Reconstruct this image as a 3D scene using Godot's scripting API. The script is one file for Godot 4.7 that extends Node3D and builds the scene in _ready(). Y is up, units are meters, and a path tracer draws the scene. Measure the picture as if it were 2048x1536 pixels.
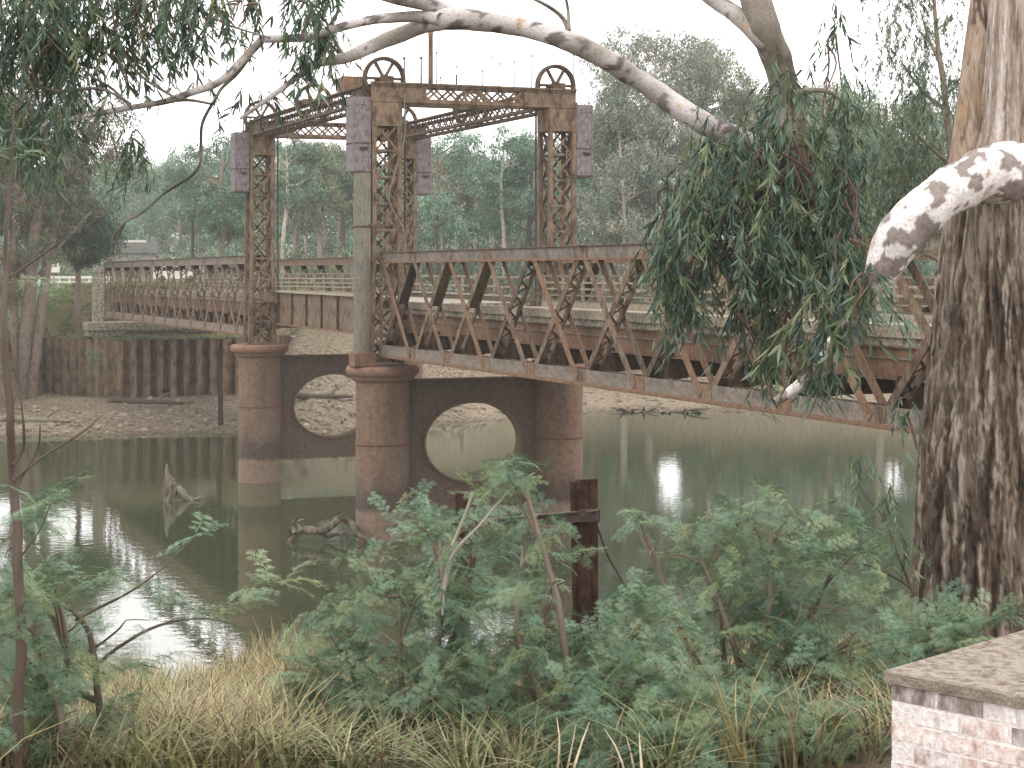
extends Node3D
# An old rusting lift bridge over a calm river, seen from the bank between gum trees and wattles.
# y is up, metres; the river surface is y = 0; the eye stands 10.4 m above it and looks along -z.

const F := 3570.0        # focal length in pixels of the 2048 x 1536 photograph
const HORIZON := 530.0   # its horizon line
const EYE := 10.4
const TAU_ := TAU

var rng := RandomNumberGenerator.new()
var fn := FastNoiseLite.new()     # for shapes and for wear of surfaces
var fn2 := FastNoiseLite.new()
var M := {}                       # materials
var used := {}
var unit_box := BoxMesh.new()


class MB:                         # collects triangles for one mesh
	var v := PackedVector3Array()
	var n := PackedVector3Array()
	var c := PackedColorArray()
	var i := PackedInt32Array()

	func quad(a: Vector3, b: Vector3, cc: Vector3, d: Vector3, col := Color.WHITE) -> void:   # counter-clockwise seen from outside
		var nn := (b - a).cross(cc - a).normalized()
		var k := v.size()
		v.append_array([a, b, cc, d])
		n.append_array([nn, nn, nn, nn])
		c.append_array([col, col, col, col])
		i.append_array([k, k + 2, k + 1, k, k + 3, k + 2])

	func tri(a: Vector3, b: Vector3, cc: Vector3, col := Color.WHITE) -> void:
		var nn := (b - a).cross(cc - a).normalized()
		var k := v.size()
		v.append_array([a, b, cc])
		n.append_array([nn, nn, nn])
		c.append_array([col, col, col])
		i.append_array([k, k + 2, k + 1])

	func box(at: Vector3, size: Vector3, b := Basis(), col := Color.WHITE) -> void:
		var x := b.x * size.x / 2.0
		var y := b.y * size.y / 2.0
		var z := b.z * size.z / 2.0
		quad(at - x - y + z, at + x - y + z, at + x + y + z, at - x + y + z, col)
		quad(at + x - y - z, at - x - y - z, at - x + y - z, at + x + y - z, col)
		quad(at + x - y + z, at + x - y - z, at + x + y - z, at + x + y + z, col)
		quad(at - x - y - z, at - x - y + z, at - x + y + z, at - x + y - z, col)
		quad(at - x + y + z, at + x + y + z, at + x + y - z, at - x + y - z, col)
		quad(at - x - y - z, at + x - y - z, at + x - y + z, at - x - y + z, col)

	func bar(a: Vector3, b: Vector3, w: float, h: float, up := Vector3.UP, col := Color.WHITE) -> void:
		var z := (b - a).normalized()
		var x := up.cross(z).normalized()
		box((a + b) / 2.0, Vector3(w, h, a.distance_to(b)), Basis(x, z.cross(x), z), col)

	func tube(p: PackedVector3Array, r: PackedFloat32Array, sides: int, col := Color.WHITE, col2 := Color(-1, 0, 0)) -> void:
		var k := v.size()
		var m := p.size()
		var up := Vector3(0.31, 0.2, 0.93)
		for s in m:
			var t := (p[mini(s + 1, m - 1)] - p[maxi(s - 1, 0)]).normalized()
			var x := up.cross(t)
			if x.length() < 0.05:
				x = Vector3.RIGHT.cross(t)
			x = x.normalized()
			var y := t.cross(x)
			up = y
			var cc := col if col2.r < 0.0 else col.lerp(col2, float(s) / (m - 1))
			for q in sides:
				var a := TAU * q / sides
				var d := x * cos(a) + y * sin(a)
				v.append(p[s] + d * r[s])
				n.append(d)
				c.append(cc)
		for s in m - 1:
			for q in sides:
				var a := k + s * sides + q
				var b := k + s * sides + (q + 1) % sides
				i.append_array([a, a + sides, b, b, a + sides, b + sides])

	func lathe(at: Vector3, prof: PackedVector2Array, sides: int, cols: PackedColorArray, spin := Basis()) -> void:   # prof: (radius, height) from the bottom up
		var k := v.size()
		for s in prof.size():
			var d := prof[mini(s + 1, prof.size() - 1)] - prof[maxi(s - 1, 0)]
			var nn := Vector2(d.y, -d.x).normalized()
			for q in sides + 1:
				var a := TAU * q / sides
				v.append(at + spin * Vector3(cos(a) * prof[s].x, prof[s].y, sin(a) * prof[s].x))
				n.append(spin * Vector3(cos(a) * nn.x, nn.y, sin(a) * nn.x))
				c.append(cols[s] if cols.size() else Color.WHITE)
		for s in prof.size() - 1:
			for q in sides:
				var a := k + s * (sides + 1) + q
				var b := a + sides + 1
				i.append_array([a, a + 1, b, a + 1, b + 1, b])

	func mesh() -> ArrayMesh:
		var a := []
		a.resize(Mesh.ARRAY_MAX)
		a[Mesh.ARRAY_VERTEX] = v
		a[Mesh.ARRAY_NORMAL] = n
		a[Mesh.ARRAY_COLOR] = c
		a[Mesh.ARRAY_INDEX] = i
		var m := ArrayMesh.new()
		m.add_surface_from_arrays(Mesh.PRIMITIVE_TRIANGLES, a)
		return m


# ---------------------------------------------------------------- names, labels, parts

func numbered(called: String) -> String:
	var k: int = used.get(called, 0)
	used[called] = k + 1
	return called if k == 0 else "%s_%03d" % [called, k]

func tag(o: Node3D, label: String, category: String, group := "", kind := "") -> Node3D:
	if label: o.set_meta("label", label)
	if category: o.set_meta("category", category)
	if group: o.set_meta("group", group)
	if kind: o.set_meta("kind", kind)
	return o

func thing(called: String, label: String, category: String, at := Vector3.ZERO, turn := 0.0, group := "") -> Node3D:
	var o := Node3D.new()
	o.name = numbered(called)
	add_child(o)
	o.position = at
	o.rotation.y = turn
	tag(o, label, category, group)
	return o

func holder(called: String, parent: Node3D) -> Node3D:
	var o := Node3D.new()
	o.name = called
	parent.add_child(o, true)
	return o

func obj(called: String, m: Mesh, mat: Material, parent: Node3D = self) -> MeshInstance3D:
	var o := MeshInstance3D.new()
	o.name = numbered(called) if parent == self else called
	o.mesh = m
	o.material_override = mat
	parent.add_child(o, true)
	return o

func bx(called: String, at: Vector3, size: Vector3, mat: Material, parent: Node3D) -> MeshInstance3D:
	var o := obj(called, unit_box, mat, parent)
	o.transform = Transform3D(Basis.from_scale(size), at)
	return o

func br(called: String, a: Vector3, b: Vector3, w: float, h: float, mat: Material, parent: Node3D, up := Vector3.UP) -> MeshInstance3D:   # a straight member from a to b
	var z := (b - a).normalized()
	var x := up.cross(z).normalized()
	var o := obj(called, unit_box, mat, parent)
	o.transform = Transform3D(Basis(x * w, z.cross(x) * h, z * a.distance_to(b)), (a + b) / 2.0)
	return o

func copies(called: String, m: Mesh, mat: Material, where: Array[Transform3D], tints: PackedColorArray, parent: Node3D = self, kind := "") -> MultiMeshInstance3D:
	var mm := MultiMesh.new()
	mm.transform_format = MultiMesh.TRANSFORM_3D
	mm.use_colors = true
	mm.mesh = m
	mm.instance_count = where.size()
	var buf := PackedFloat32Array()
	buf.resize(where.size() * 16)
	for k in where.size():
		var t := where[k]
		var o := k * 16
		buf[o] = t.basis.x.x; buf[o + 1] = t.basis.y.x; buf[o + 2] = t.basis.z.x; buf[o + 3] = t.origin.x
		buf[o + 4] = t.basis.x.y; buf[o + 5] = t.basis.y.y; buf[o + 6] = t.basis.z.y; buf[o + 7] = t.origin.y
		buf[o + 8] = t.basis.x.z; buf[o + 9] = t.basis.y.z; buf[o + 10] = t.basis.z.z; buf[o + 11] = t.origin.z
		buf[o + 12] = tints[k].r; buf[o + 13] = tints[k].g; buf[o + 14] = tints[k].b; buf[o + 15] = 1.0
	mm.buffer = buf
	var o2 := MultiMeshInstance3D.new()
	o2.name = numbered(called) if parent == self else called
	o2.multimesh = mm
	o2.material_override = mat
	if kind: o2.set_meta("kind", kind)
	parent.add_child(o2, true)
	return o2

func P(px: float, py: float, d: float) -> Vector3:      # where the photograph's point lies, d metres away
	return Vector3((px - 1024.0) / F * d, EYE - (py - HORIZON) / F * d, -d)

func rf(a: float, b: float) -> float:
	return rng.randf_range(a, b)

func smooth(pts: PackedVector3Array, rad: PackedFloat32Array, step: float) -> Array:   # Catmull-Rom through the points, a ring about every step metres
	var op := PackedVector3Array()
	var orr := PackedFloat32Array()
	var m := pts.size()
	for k in m - 1:
		var a := pts[maxi(k - 1, 0)]
		var d := pts[mini(k + 2, m - 1)]
		var cnt := maxi(1, int(ceil(pts[k].distance_to(pts[k + 1]) / step)))
		for q in cnt:
			var t := float(q) / cnt
			op.append(pts[k].cubic_interpolate(pts[k + 1], a, d, t))
			orr.append(lerpf(rad[k], rad[k + 1], t))
	op.append(pts[m - 1])
	orr.append(rad[m - 1])
	return [op, orr]

func limb(mb: MB, pts: PackedVector3Array, rad: PackedFloat32Array, step: float, sides: int, wob: float, col := Color.WHITE, col2 := Color(-1, 0, 0)) -> void:
	var s := smooth(pts, rad, step)
	var p: PackedVector3Array = s[0]
	var r: PackedFloat32Array = s[1]
	for k in p.size():
		var w := wob * r[k]
		p[k] += Vector3(fn.get_noise_2d(p[k].y * 40.0 + k * 9.0, 5.0), fn.get_noise_2d(k * 11.0, 70.0), fn.get_noise_2d(k * 9.0, 131.0)) * w
	mb.tube(p, r, sides, col, col2)

# a bough with rough bark in relief: every vertex is displaced and coloured by functions of its place
func bough(mb: MB, pts: PackedVector3Array, rad: PackedFloat32Array, step: float, sides: int, shape: Callable, tint: Callable) -> void:
	var s := smooth(pts, rad, step)
	var p: PackedVector3Array = s[0]
	var r: PackedFloat32Array = s[1]
	var k0 := mb.v.size()
	var m := p.size()
	var up := Vector3(0.31, 0.2, 0.93)
	for k in m:
		var t := (p[mini(k + 1, m - 1)] - p[maxi(k - 1, 0)]).normalized()
		var x := up.cross(t).normalized()
		var y := t.cross(x)
		up = y
		for q in sides + 1:
			var a := TAU * (q % sides) / sides
			var d := x * cos(a) + y * sin(a)
			var at := p[k] + d * r[k]
			mb.v.append(at + d * float(shape.call(at, r[k])))
			mb.c.append(tint.call(at))
	for k in m:                                           # normals from the displaced grid
		for q in sides + 1:
			var w := sides + 1
			var du := mb.v[k0 + k * w + (q + 1) % sides] - mb.v[k0 + k * w + (q + sides - 1) % sides]
			var dv := mb.v[k0 + mini(k + 1, m - 1) * w + q] - mb.v[k0 + maxi(k - 1, 0) * w + q]
			mb.n.append(du.cross(dv).normalized())
	for k in m - 1:
		for q in sides:
			var a := k0 + k * (sides + 1) + q
			var b := a + sides + 1
			mb.i.append_array([a, b, a + 1, a + 1, b, b + 1])


# ---------------------------------------------------------------- materials

func noise_tex(sd: int, freq: float, cols: Array, offs: Array, size := 512, oct := 5, kind := FastNoiseLite.TYPE_SIMPLEX_SMOOTH) -> NoiseTexture2D:
	var nz := FastNoiseLite.new()
	nz.seed = sd
	nz.noise_type = kind
	nz.frequency = freq
	nz.fractal_octaves = oct
	nz.fractal_gain = 0.58
	var t := NoiseTexture2D.new()
	t.width = size
	t.height = size
	t.seamless = true
	t.noise = nz
	if cols.size():
		var g := Gradient.new()
		g.offsets = PackedFloat32Array(offs)
		g.colors = PackedColorArray(cols.map(func(x): return Color.html(x) if x is String else x))
		t.color_ramp = g
	return t

func bump_tex(sd: int, freq: float, strength: float, size := 512, oct := 5) -> NoiseTexture2D:
	var t := noise_tex(sd, freq, [], [], size, oct)
	t.as_normal_map = true
	t.bump_strength = strength
	return t

func tri_mat(tex: Texture2D, scale: Vector3, rough: float, bump: Texture2D = null, bscale := 1.0, world := true) -> StandardMaterial3D:
	var m := StandardMaterial3D.new()
	m.albedo_texture = tex
	m.roughness = rough
	m.metallic_specular = 0.35
	m.uv1_triplanar = true
	m.uv1_world_triplanar = world
	m.uv1_triplanar_sharpness = 4.0
	m.uv1_scale = scale
	m.vertex_color_use_as_albedo = true
	if bump:
		m.normal_enabled = true
		m.normal_texture = bump
		m.normal_scale = bscale
	return m

func with_detail(m: StandardMaterial3D, tex: Texture2D, scale: Vector3) -> StandardMaterial3D:   # a second pattern of another size multiplied over the first
	m.detail_enabled = true
	m.detail_blend_mode = BaseMaterial3D.BLEND_MODE_MUL
	m.detail_albedo = tex
	m.detail_uv_layer = BaseMaterial3D.DETAIL_UV_2
	m.uv2_triplanar = true
	m.uv2_world_triplanar = m.uv1_world_triplanar
	m.uv2_triplanar_sharpness = 4.0
	m.uv2_scale = scale
	return m

func leaf_mat(rough := 0.55, through := 0.35) -> StandardMaterial3D:
	var m := StandardMaterial3D.new()
	m.vertex_color_use_as_albedo = true
	m.roughness = rough
	m.metallic_specular = 0.4
	m.cull_mode = BaseMaterial3D.CULL_DISABLED
	if through > 0.0:
		m.backlight_enabled = true
		m.backlight = Color(through, through, through)
	return m

func make_materials() -> void:
	var fine := bump_tex(11, 0.03, 5.0)
	var streak := noise_tex(5, 0.012, ["cfc6c1", "ffffff", "e6dad0"], [0.25, 0.5, 0.8])
	var speck := noise_tex(6, 0.06, ["b0a9a4", "ffffff", "fff6ee"], [0.2, 0.55, 0.9], 512, 3)
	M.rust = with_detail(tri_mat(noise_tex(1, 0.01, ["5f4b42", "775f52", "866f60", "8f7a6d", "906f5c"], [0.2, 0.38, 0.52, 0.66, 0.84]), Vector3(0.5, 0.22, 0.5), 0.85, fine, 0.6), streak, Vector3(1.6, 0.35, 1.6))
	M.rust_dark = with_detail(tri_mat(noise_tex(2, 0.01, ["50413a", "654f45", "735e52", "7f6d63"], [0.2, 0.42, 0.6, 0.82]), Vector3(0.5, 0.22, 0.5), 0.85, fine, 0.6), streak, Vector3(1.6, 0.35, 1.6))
	M.rust_orange = with_detail(tri_mat(noise_tex(3, 0.012, ["7a5c4d", "8c6a58", "99735f", "8d7568"], [0.2, 0.45, 0.65, 0.85]), Vector3(0.5, 0.3, 0.5), 0.85, fine, 0.6), speck, Vector3(1.2, 1.2, 1.2))
	M.rust_mauve = with_detail(tri_mat(noise_tex(4, 0.01, ["7a6d6b", "897b78", "8d7c73", "988c87", "82695c"], [0.2, 0.42, 0.58, 0.74, 0.9]), Vector3(0.4, 0.3, 0.4), 0.8, fine, 0.5), streak, Vector3(1.3, 0.4, 1.3))
	M.box_paint = with_detail(tri_mat(noise_tex(7, 0.012, ["74686a", "83787c", "90878e", "806c6b"], [0.2, 0.45, 0.7, 0.88]), Vector3(0.6, 0.4, 0.6), 0.75, fine, 0.4), streak, Vector3(1.5, 0.4, 1.5))
	M.iron = tri_mat(noise_tex(8, 0.02, ["dcd4cf", "f0ebe7", "ffffff", "efe4dc"], [0.2, 0.45, 0.65, 0.85]), Vector3(0.4, 0.3, 0.4), 0.85, fine, 0.4)
	M.iron.albedo_color = Color(0.89, 0.845, 0.81)
	M.timber = with_detail(tri_mat(noise_tex(9, 0.02, ["5f5c55", "78746b", "878277", "6e675b"], [0.2, 0.45, 0.7, 0.9]), Vector3(1.6, 0.12, 1.6), 0.9, fine, 0.5), speck, Vector3(2.0, 0.3, 2.0))
	M.pale = with_detail(tri_mat(noise_tex(10, 0.02, ["7d7567", "958c7d", "a49b8c", "897c6b"], [0.2, 0.45, 0.7, 0.9]), Vector3(0.5, 0.8, 0.5), 0.9, fine, 0.5), streak, Vector3(1.0, 0.6, 1.0))
	M.stone = with_detail(tri_mat(noise_tex(12, 0.02, ["6c655a", "9c9588", "b3ad9f", "8a8a76"], [0.15, 0.45, 0.7, 0.9]), Vector3(0.4, 0.4, 0.4), 0.95, fine, 1.0), speck, Vector3(1.0, 1.0, 1.0))
	M.slab = with_detail(tri_mat(noise_tex(13, 0.02, ["6d645a", "8c8277", "9f968a", "7a7167"], [0.15, 0.45, 0.7, 0.9]), Vector3(1.1, 1.1, 1.1), 0.95, fine, 1.0), speck, Vector3(3.5, 3.5, 3.5))
	M.mortar = tri_mat(noise_tex(14, 0.03, ["c0b4ae", "e0d8d5", "f0eaea"], [0.2, 0.5, 0.8]), Vector3(2, 2, 2), 0.95, fine, 1.0)
	var white := noise_tex(15, 0.012, ["8d807a", "c4b4ae", "e2d9d8", "f2eef0", "f8f5f7"], [0.12, 0.24, 0.36, 0.55, 0.85])
	M.brick = [
		with_detail(tri_mat(white, Vector3(1.3, 0.8, 1.3), 0.8, fine, 0.8), streak, Vector3(3.0, 0.7, 3.0)),
		with_detail(tri_mat(noise_tex(16, 0.012, ["a98a7e", "d8beb4", "eadfdb", "f4eef0"], [0.15, 0.3, 0.5, 0.8]), Vector3(1.5, 0.9, 1.5), 0.8, fine, 0.8), streak, Vector3(3.0, 0.7, 3.0)),
		with_detail(tri_mat(noise_tex(17, 0.012, ["6d635e", "918883", "bab2ae", "e6dfdf"], [0.25, 0.42, 0.58, 0.74]), Vector3(1.6, 0.5, 1.6), 0.85, fine, 0.8), streak, Vector3(3.0, 0.6, 3.0)),
	]
	M.pile = with_detail(tri_mat(noise_tex(18, 0.012, ["5f5045", "766354", "83715f", "897a66", "8b6a52"], [0.2, 0.4, 0.56, 0.72, 0.9]), Vector3(0.35, 0.12, 0.35), 0.85, fine, 0.6), streak, Vector3(0.7, 0.12, 0.7))
	for k in ["rust", "rust_dark", "rust_orange", "rust_mauve"]: M[k].albedo_color = Color(0.885, 0.92, 0.89)
	M.box_paint.albedo_color = Color(0.93, 0.945, 0.935)
	M.bark = tri_mat(streak, Vector3(3.5, 0.5, 3.5), 0.95, fine, 0.5)
	M.far_bark = tri_mat(streak, Vector3(0.4, 0.2, 0.4), 0.9)
	M.smooth_bark = tri_mat(noise_tex(20, 0.03, ["d6ccc6", "ffffff", "f2e8e4"], [0.2, 0.5, 0.9]), Vector3(2, 2, 2), 0.75, fine, 0.4)
	M.ground = with_detail(tri_mat(noise_tex(21, 0.02, ["8d8378", "d8cfc4", "ffffff", "c5b6a4"], [0.15, 0.42, 0.65, 0.9]), Vector3(0.22, 0.22, 0.22), 0.95, fine, 1.0), speck, Vector3(0.9, 0.9, 0.9))
	M.leaf = leaf_mat(0.5, 0.45)
	M.far_leaf = leaf_mat(0.7, 0.3)
	M.wattle = leaf_mat(0.6, 0.35)
	M.reed = leaf_mat(0.7, 0.4)
	M.plain = tri_mat(speck, Vector3(0.8, 0.8, 0.8), 0.7)
	M.wire = StandardMaterial3D.new()
	M.wire.albedo_color = Color(0.26, 0.21, 0.19)
	M.wire.roughness = 0.8
	var w := StandardMaterial3D.new()
	w.albedo_color = Color(0.05, 0.06, 0.032).linear_to_srgb()
	w.roughness = 0.012
	w.metallic_specular = 0.71
	w.uv1_triplanar = true
	w.uv1_world_triplanar = true
	w.uv1_scale = Vector3(0.11, 0.11, 0.11)
	w.normal_enabled = true
	w.normal_texture = bump_tex(31, 0.012, 2.0, 1024, 4)
	w.normal_scale = 0.11
	M.water = w
	M.glass = StandardMaterial3D.new()
	M.glass.albedo_color = Color(0.05, 0.06, 0.08)
	M.glass.roughness = 0.1


# ---------------------------------------------------------------- the bridge
# Bridge axes: x across (0 = upstream truss, WID = the other), y up, z along it towards the near bank; the origin is the water under the first tower leg.

const T1 := Vector3(-4.93, 0.0, -68.0)
const TURN := 0.3819
const WID := 7.23
const LIFT := -19.4
const PANEL := 3.71

func bridge_thing(called: String, label: String, category: String, group := "") -> Node3D:
	return thing(called, label, category, T1, TURN, group)

func bridge_point(x: float, y: float, z: float) -> Vector3:
	return T1 + Vector3(x, y, z).rotated(Vector3.UP, TURN)

func lattice_girder(called: String, parent: Node3D, a: Vector3, b: Vector3, h: float, plate: float, across: Vector3, cells: int, mat: Material) -> void:
	# a girder from a to b (its lower edge), web of crossed bars between two solid end plates
	var g := holder(called, parent)
	var d := (b - a).normalized()
	var y := Vector3.UP
	var len_ := a.distance_to(b)
	for top in [0.0, 1.0]:
		br("flange", a + y * (h * top + (0.035 - 0.07 * top)), b + y * (h * top + (0.035 - 0.07 * top)), 0.26, 0.07, mat, g)
		br("flange_angle", a + y * (0.11 + (h - 0.22) * top) + across * 0.02, b + y * (0.11 + (h - 0.22) * top) + across * 0.02, 0.08, 0.08, mat, g)
	for e in 2:
		var p := a + d * (plate / 2.0) if e == 0 else b - d * (plate / 2.0)
		br("web_plate", p - d * plate / 2.0 + y * h / 2.0, p + d * plate / 2.0 + y * h / 2.0, 0.03, h - 0.14, mat, g)
		var edge := a + d * plate if e == 0 else b - d * plate
		br("web_stiffener", edge + y * 0.07, edge + y * (h - 0.07), 0.12, 0.08, mat, g, d)
	var w := (len_ - 2.0 * plate) / cells
	for k in cells:
		var p0 := a + d * (plate + w * k)
		br("lattice_bar", p0 + y * 0.08 + across * 0.012, p0 + d * w + y * (h - 0.08) + across * 0.012, 0.02, 0.085, mat, g)
		br("lattice_bar", p0 + y * (h - 0.08) - across * 0.012, p0 + d * w + y * 0.08 - across * 0.012, 0.02, 0.085, mat, g)

func wheel(called: String, parent: Node3D, at: Vector3, r: float, mat: Material) -> void:   # a rope sheave in the x-y plane
	var g := holder(called, parent)
	var turned := Basis(Vector3.RIGHT, PI / 2.0)
	var m := MB.new()
	var prof := PackedVector2Array([Vector2(r - 0.14, -0.11), Vector2(r - 0.02, -0.12), Vector2(r, -0.1), Vector2(r - 0.04, -0.05), Vector2(r - 0.05, 0.0), Vector2(r - 0.04, 0.05), Vector2(r, 0.1), Vector2(r - 0.02, 0.12), Vector2(r - 0.14, 0.11), Vector2(r - 0.15, 0.0), Vector2(r - 0.14, -0.11)])
	m.lathe(at, prof, 36, PackedColorArray(), turned)
	obj("rim", m.mesh(), mat, g)
	var hub := MB.new()
	hub.lathe(at, PackedVector2Array([Vector2(0.0, -0.2), Vector2(0.14, -0.2), Vector2(0.16, -0.17), Vector2(0.16, 0.17), Vector2(0.14, 0.2), Vector2(0.0, 0.2)]), 16, PackedColorArray(), turned)
	obj("hub", hub.mesh(), mat, g)
	for k in 6:
		var d := Vector3(cos(TAU * k / 6.0), sin(TAU * k / 6.0), 0)
		br("spoke", at + d * 0.12, at + d * (r - 0.11), 0.1, 0.13, mat, g, Vector3.BACK)

func tower_frame() -> void:
	var t := bridge_thing("lift_tower", "rusty riveted lift tower frame of four lattice columns with sheaves on its head beams", "bridge tower")
	var low := 6.62
	var high := 15.66
	for z0 in [0.0, LIFT]:
		for x0 in [0.0, WID]:
			var col := holder("column", t)
			var out := -1.0 if x0 == 0.0 else 1.0
			var half := func(y: float) -> float: return 0.5 + 0.1 * clampf((11.5 - y) / 5.0, 0.0, 1.0)
			for sx in [-1.0, 1.0]:
				for sz in [-1.0, 1.0]:
					var a := Vector3(x0 + sx * half.call(low), low, z0 + sz * 0.5)
					var mid := Vector3(x0 + sx * 0.5, 11.5, z0 + sz * 0.5)
					br("leg", a, mid, 0.17, 0.17, M.rust, col, Vector3.BACK)
					br("leg", mid, Vector3(mid.x, 16.57, mid.z), 0.17, 0.17, M.rust, col, Vector3.BACK)
			for k in 9:
				var y0 := low + 0.08 + (high - low) / 9.0 * k
				var y1 := y0 + (high - low) / 9.0
				var h0: float = half.call(y0) - 0.06
				var h1: float = half.call(y1) - 0.06
				for s in [-1.0, 1.0]:
					for q in [-1.0, 1.0]:
						var e: float = s * (0.52 + 0.011 * q)
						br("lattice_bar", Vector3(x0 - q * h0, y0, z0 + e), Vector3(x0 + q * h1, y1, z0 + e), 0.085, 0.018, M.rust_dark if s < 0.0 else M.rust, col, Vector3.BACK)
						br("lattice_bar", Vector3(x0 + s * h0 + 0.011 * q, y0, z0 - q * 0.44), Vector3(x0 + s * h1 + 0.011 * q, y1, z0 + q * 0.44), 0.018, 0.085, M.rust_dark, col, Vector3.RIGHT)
					if k > 0:
						br("strut", Vector3(x0 - h0, y0, z0 + s * 0.55), Vector3(x0 + h0, y0, z0 + s * 0.55), 0.03, 0.09, M.rust, col)
			for s in [-1.0, 1.0]:
				bx("head_plate", Vector3(x0, 16.1, z0 + s * 0.6), Vector3(1.12, 0.9, 0.02), M.rust, col)
				bx("head_plate", Vector3(x0 + s * 0.6, 16.1, z0), Vector3(0.02, 0.9, 1.12), M.rust, col)
			bx("base_plate", Vector3(x0, 6.61, z0), Vector3(1.55, 0.05, 1.45), M.rust, col)
			wheel("sheave", t, Vector3(x0 - 0.06 * out, 17.5, z0), 0.84, M.rust_dark)
			for s in [-1.0, 1.0]:
				bx("bearing_block", Vector3(x0 - 0.06 * out, 17.45, z0 + s * 0.33), Vector3(0.5, 0.24, 0.2), M.rust_dark, t)
			# the ropes that hang from the sheave, one to the weight, one to the lifting span
			for q in 2:
				for o in [-0.05, 0.05]:
					var rope := MB.new()
					var rx: float = x0 + out * 0.78 if q == 0 else x0 - out * 0.9
					var bot: float = 16.7 if q == 0 else 9.1
					rope.tube(PackedVector3Array([Vector3(rx, 17.45, z0 + o), Vector3(rx, bot, z0 + o)]), PackedFloat32Array([0.022, 0.022]), 6)
					obj("hoist_rope", rope.mesh(), M.wire, t)
	for z0 in [0.0, LIFT]:
		for s in [-1.0, 1.0]:
			lattice_girder("cross_beam", t, Vector3(-0.6, 16.57, z0 + s * 0.48), Vector3(WID + 0.6, 16.57, z0 + s * 0.48), 0.76, 2.15, Vector3.BACK, 6, M.rust)
	for x0 in [0.0, WID]:
		for s in [-1.0, 1.0]:
			lattice_girder("side_beam", t, Vector3(x0 + s * 0.46, 16.58, -0.62), Vector3(x0 + s * 0.46, 16.58, LIFT + 0.62), 0.74, 1.5, Vector3.RIGHT, 18, M.rust_dark)
		wheel("sheave", t, Vector3(x0, 17.38, LIFT / 2.0), 0.84, M.rust)
		bx("bearing_block", Vector3(x0, 17.42, LIFT / 2.0 + 0.3), Vector3(1.15, 0.2, 0.2), M.rust, t)
		bx("bearing_block", Vector3(x0, 17.42, LIFT / 2.0 - 0.3), Vector3(1.15, 0.2, 0.2), M.rust, t)
	bx("machine_box", Vector3(0.1, 17.66, -4.6), Vector3(0.8, 0.66, 1.1), M.rust_orange, t)
	bx("walkway_plate", Vector3(0.0, 17.4, -14.4), Vector3(0.55, 0.05, 6.0), M.rust_orange, t)
	bx("walkway_plate", Vector3(0.0, 17.4, -3.4), Vector3(0.55, 0.05, 4.0), M.rust_orange, t)
	var shaft := MB.new()
	shaft.tube(PackedVector3Array([Vector3(0, 17.4, LIFT / 2.0), Vector3(WID, 17.4, LIFT / 2.0)]), PackedFloat32Array([0.06, 0.06]), 8)
	obj("drive_shaft", shaft.mesh(), M.rust_dark, t)
	# the mast and the thin rods on the head beam
	var mast := holder("mast", t)
	var mm := MB.new()
	mm.tube(PackedVector3Array([Vector3(1.78, 17.33, 0.45), Vector3(1.78, 19.3, 0.45)]), PackedFloat32Array([0.095, 0.09]), 10)
	mm.tube(PackedVector3Array([Vector3(1.78, 19.6, 0.45), Vector3(1.78, 23.4, 0.45)]), PackedFloat32Array([0.085, 0.06]), 10)
	obj("mast_tube", mm.mesh(), M.rust, mast)
	var sl := MB.new()
	sl.tube(PackedVector3Array([Vector3(1.78, 19.2, 0.45), Vector3(1.78, 19.65, 0.45)]), PackedFloat32Array([0.1, 0.1]), 10, Color(1.0, 0.62, 0.3))
	obj("mast_sleeve", sl.mesh(), M.pale, mast)
	bx("mast_pin", Vector3(1.78, 19.72, 0.45), Vector3(0.5, 0.04, 0.04), M.wire, mast)
	var rods := [[-1.0, 0.9], [-0.45, 1.2], [0.72, 1.0], [1.4, 1.05], [2.02, 1.3], [2.5, 0.35], [3.15, 0.45], [3.9, 0.6], [4.6, 0.95], [5.25, 1.05], [5.95, 1.35], [7.75, 1.5], [2.85, 0.75], [4.3, 1.2]]
	for r in rods:
		var x0: float = r[0]
		var h: float = r[1]
		var rm := MB.new()
		var thick := 0.02 + 0.018 * float(int(x0 * 13.0) % 3 == 0)
		rm.tube(PackedVector3Array([Vector3(x0, 17.3, 0.44 - 0.9 * float(h < 0.5)), Vector3(x0, 17.33 + h * 0.9, 0.44 - 0.9 * float(h < 0.5))]), PackedFloat32Array([thick, thick * 0.8]), 6)
		rm.lathe(Vector3(x0, 17.33 + h * 0.9, 0.44 - 0.9 * float(h < 0.5)), PackedVector2Array([Vector2(0.0, -0.02), Vector2(thick * 1.7, 0.0), Vector2(thick * 1.7, 0.05), Vector2(0.0, 0.09)]), 8, PackedColorArray())
		obj("rod", rm.mesh(), M.wire, t)
	# a loose cable that runs down the first column
	var cab := MB.new()
	limb(cab, PackedVector3Array([Vector3(0.62, 16.9, 0.7), Vector3(0.66, 15.4, 0.7), Vector3(0.5, 14.6, 0.68), Vector3(0.18, 13.6, 0.68), Vector3(0.05, 12.9, 0.68), Vector3(0.3, 12.3, 0.68), Vector3(0.62, 11.7, 0.7), Vector3(0.66, 10.9, 0.7)]), PackedFloat32Array([0.03, 0.03, 0.03, 0.03, 0.03, 0.03, 0.03, 0.03]), 0.15, 6, 1.0, Color(1.3, 1.2, 1.05))
	obj("loose_cable", cab.mesh(), M.timber, t)

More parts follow.
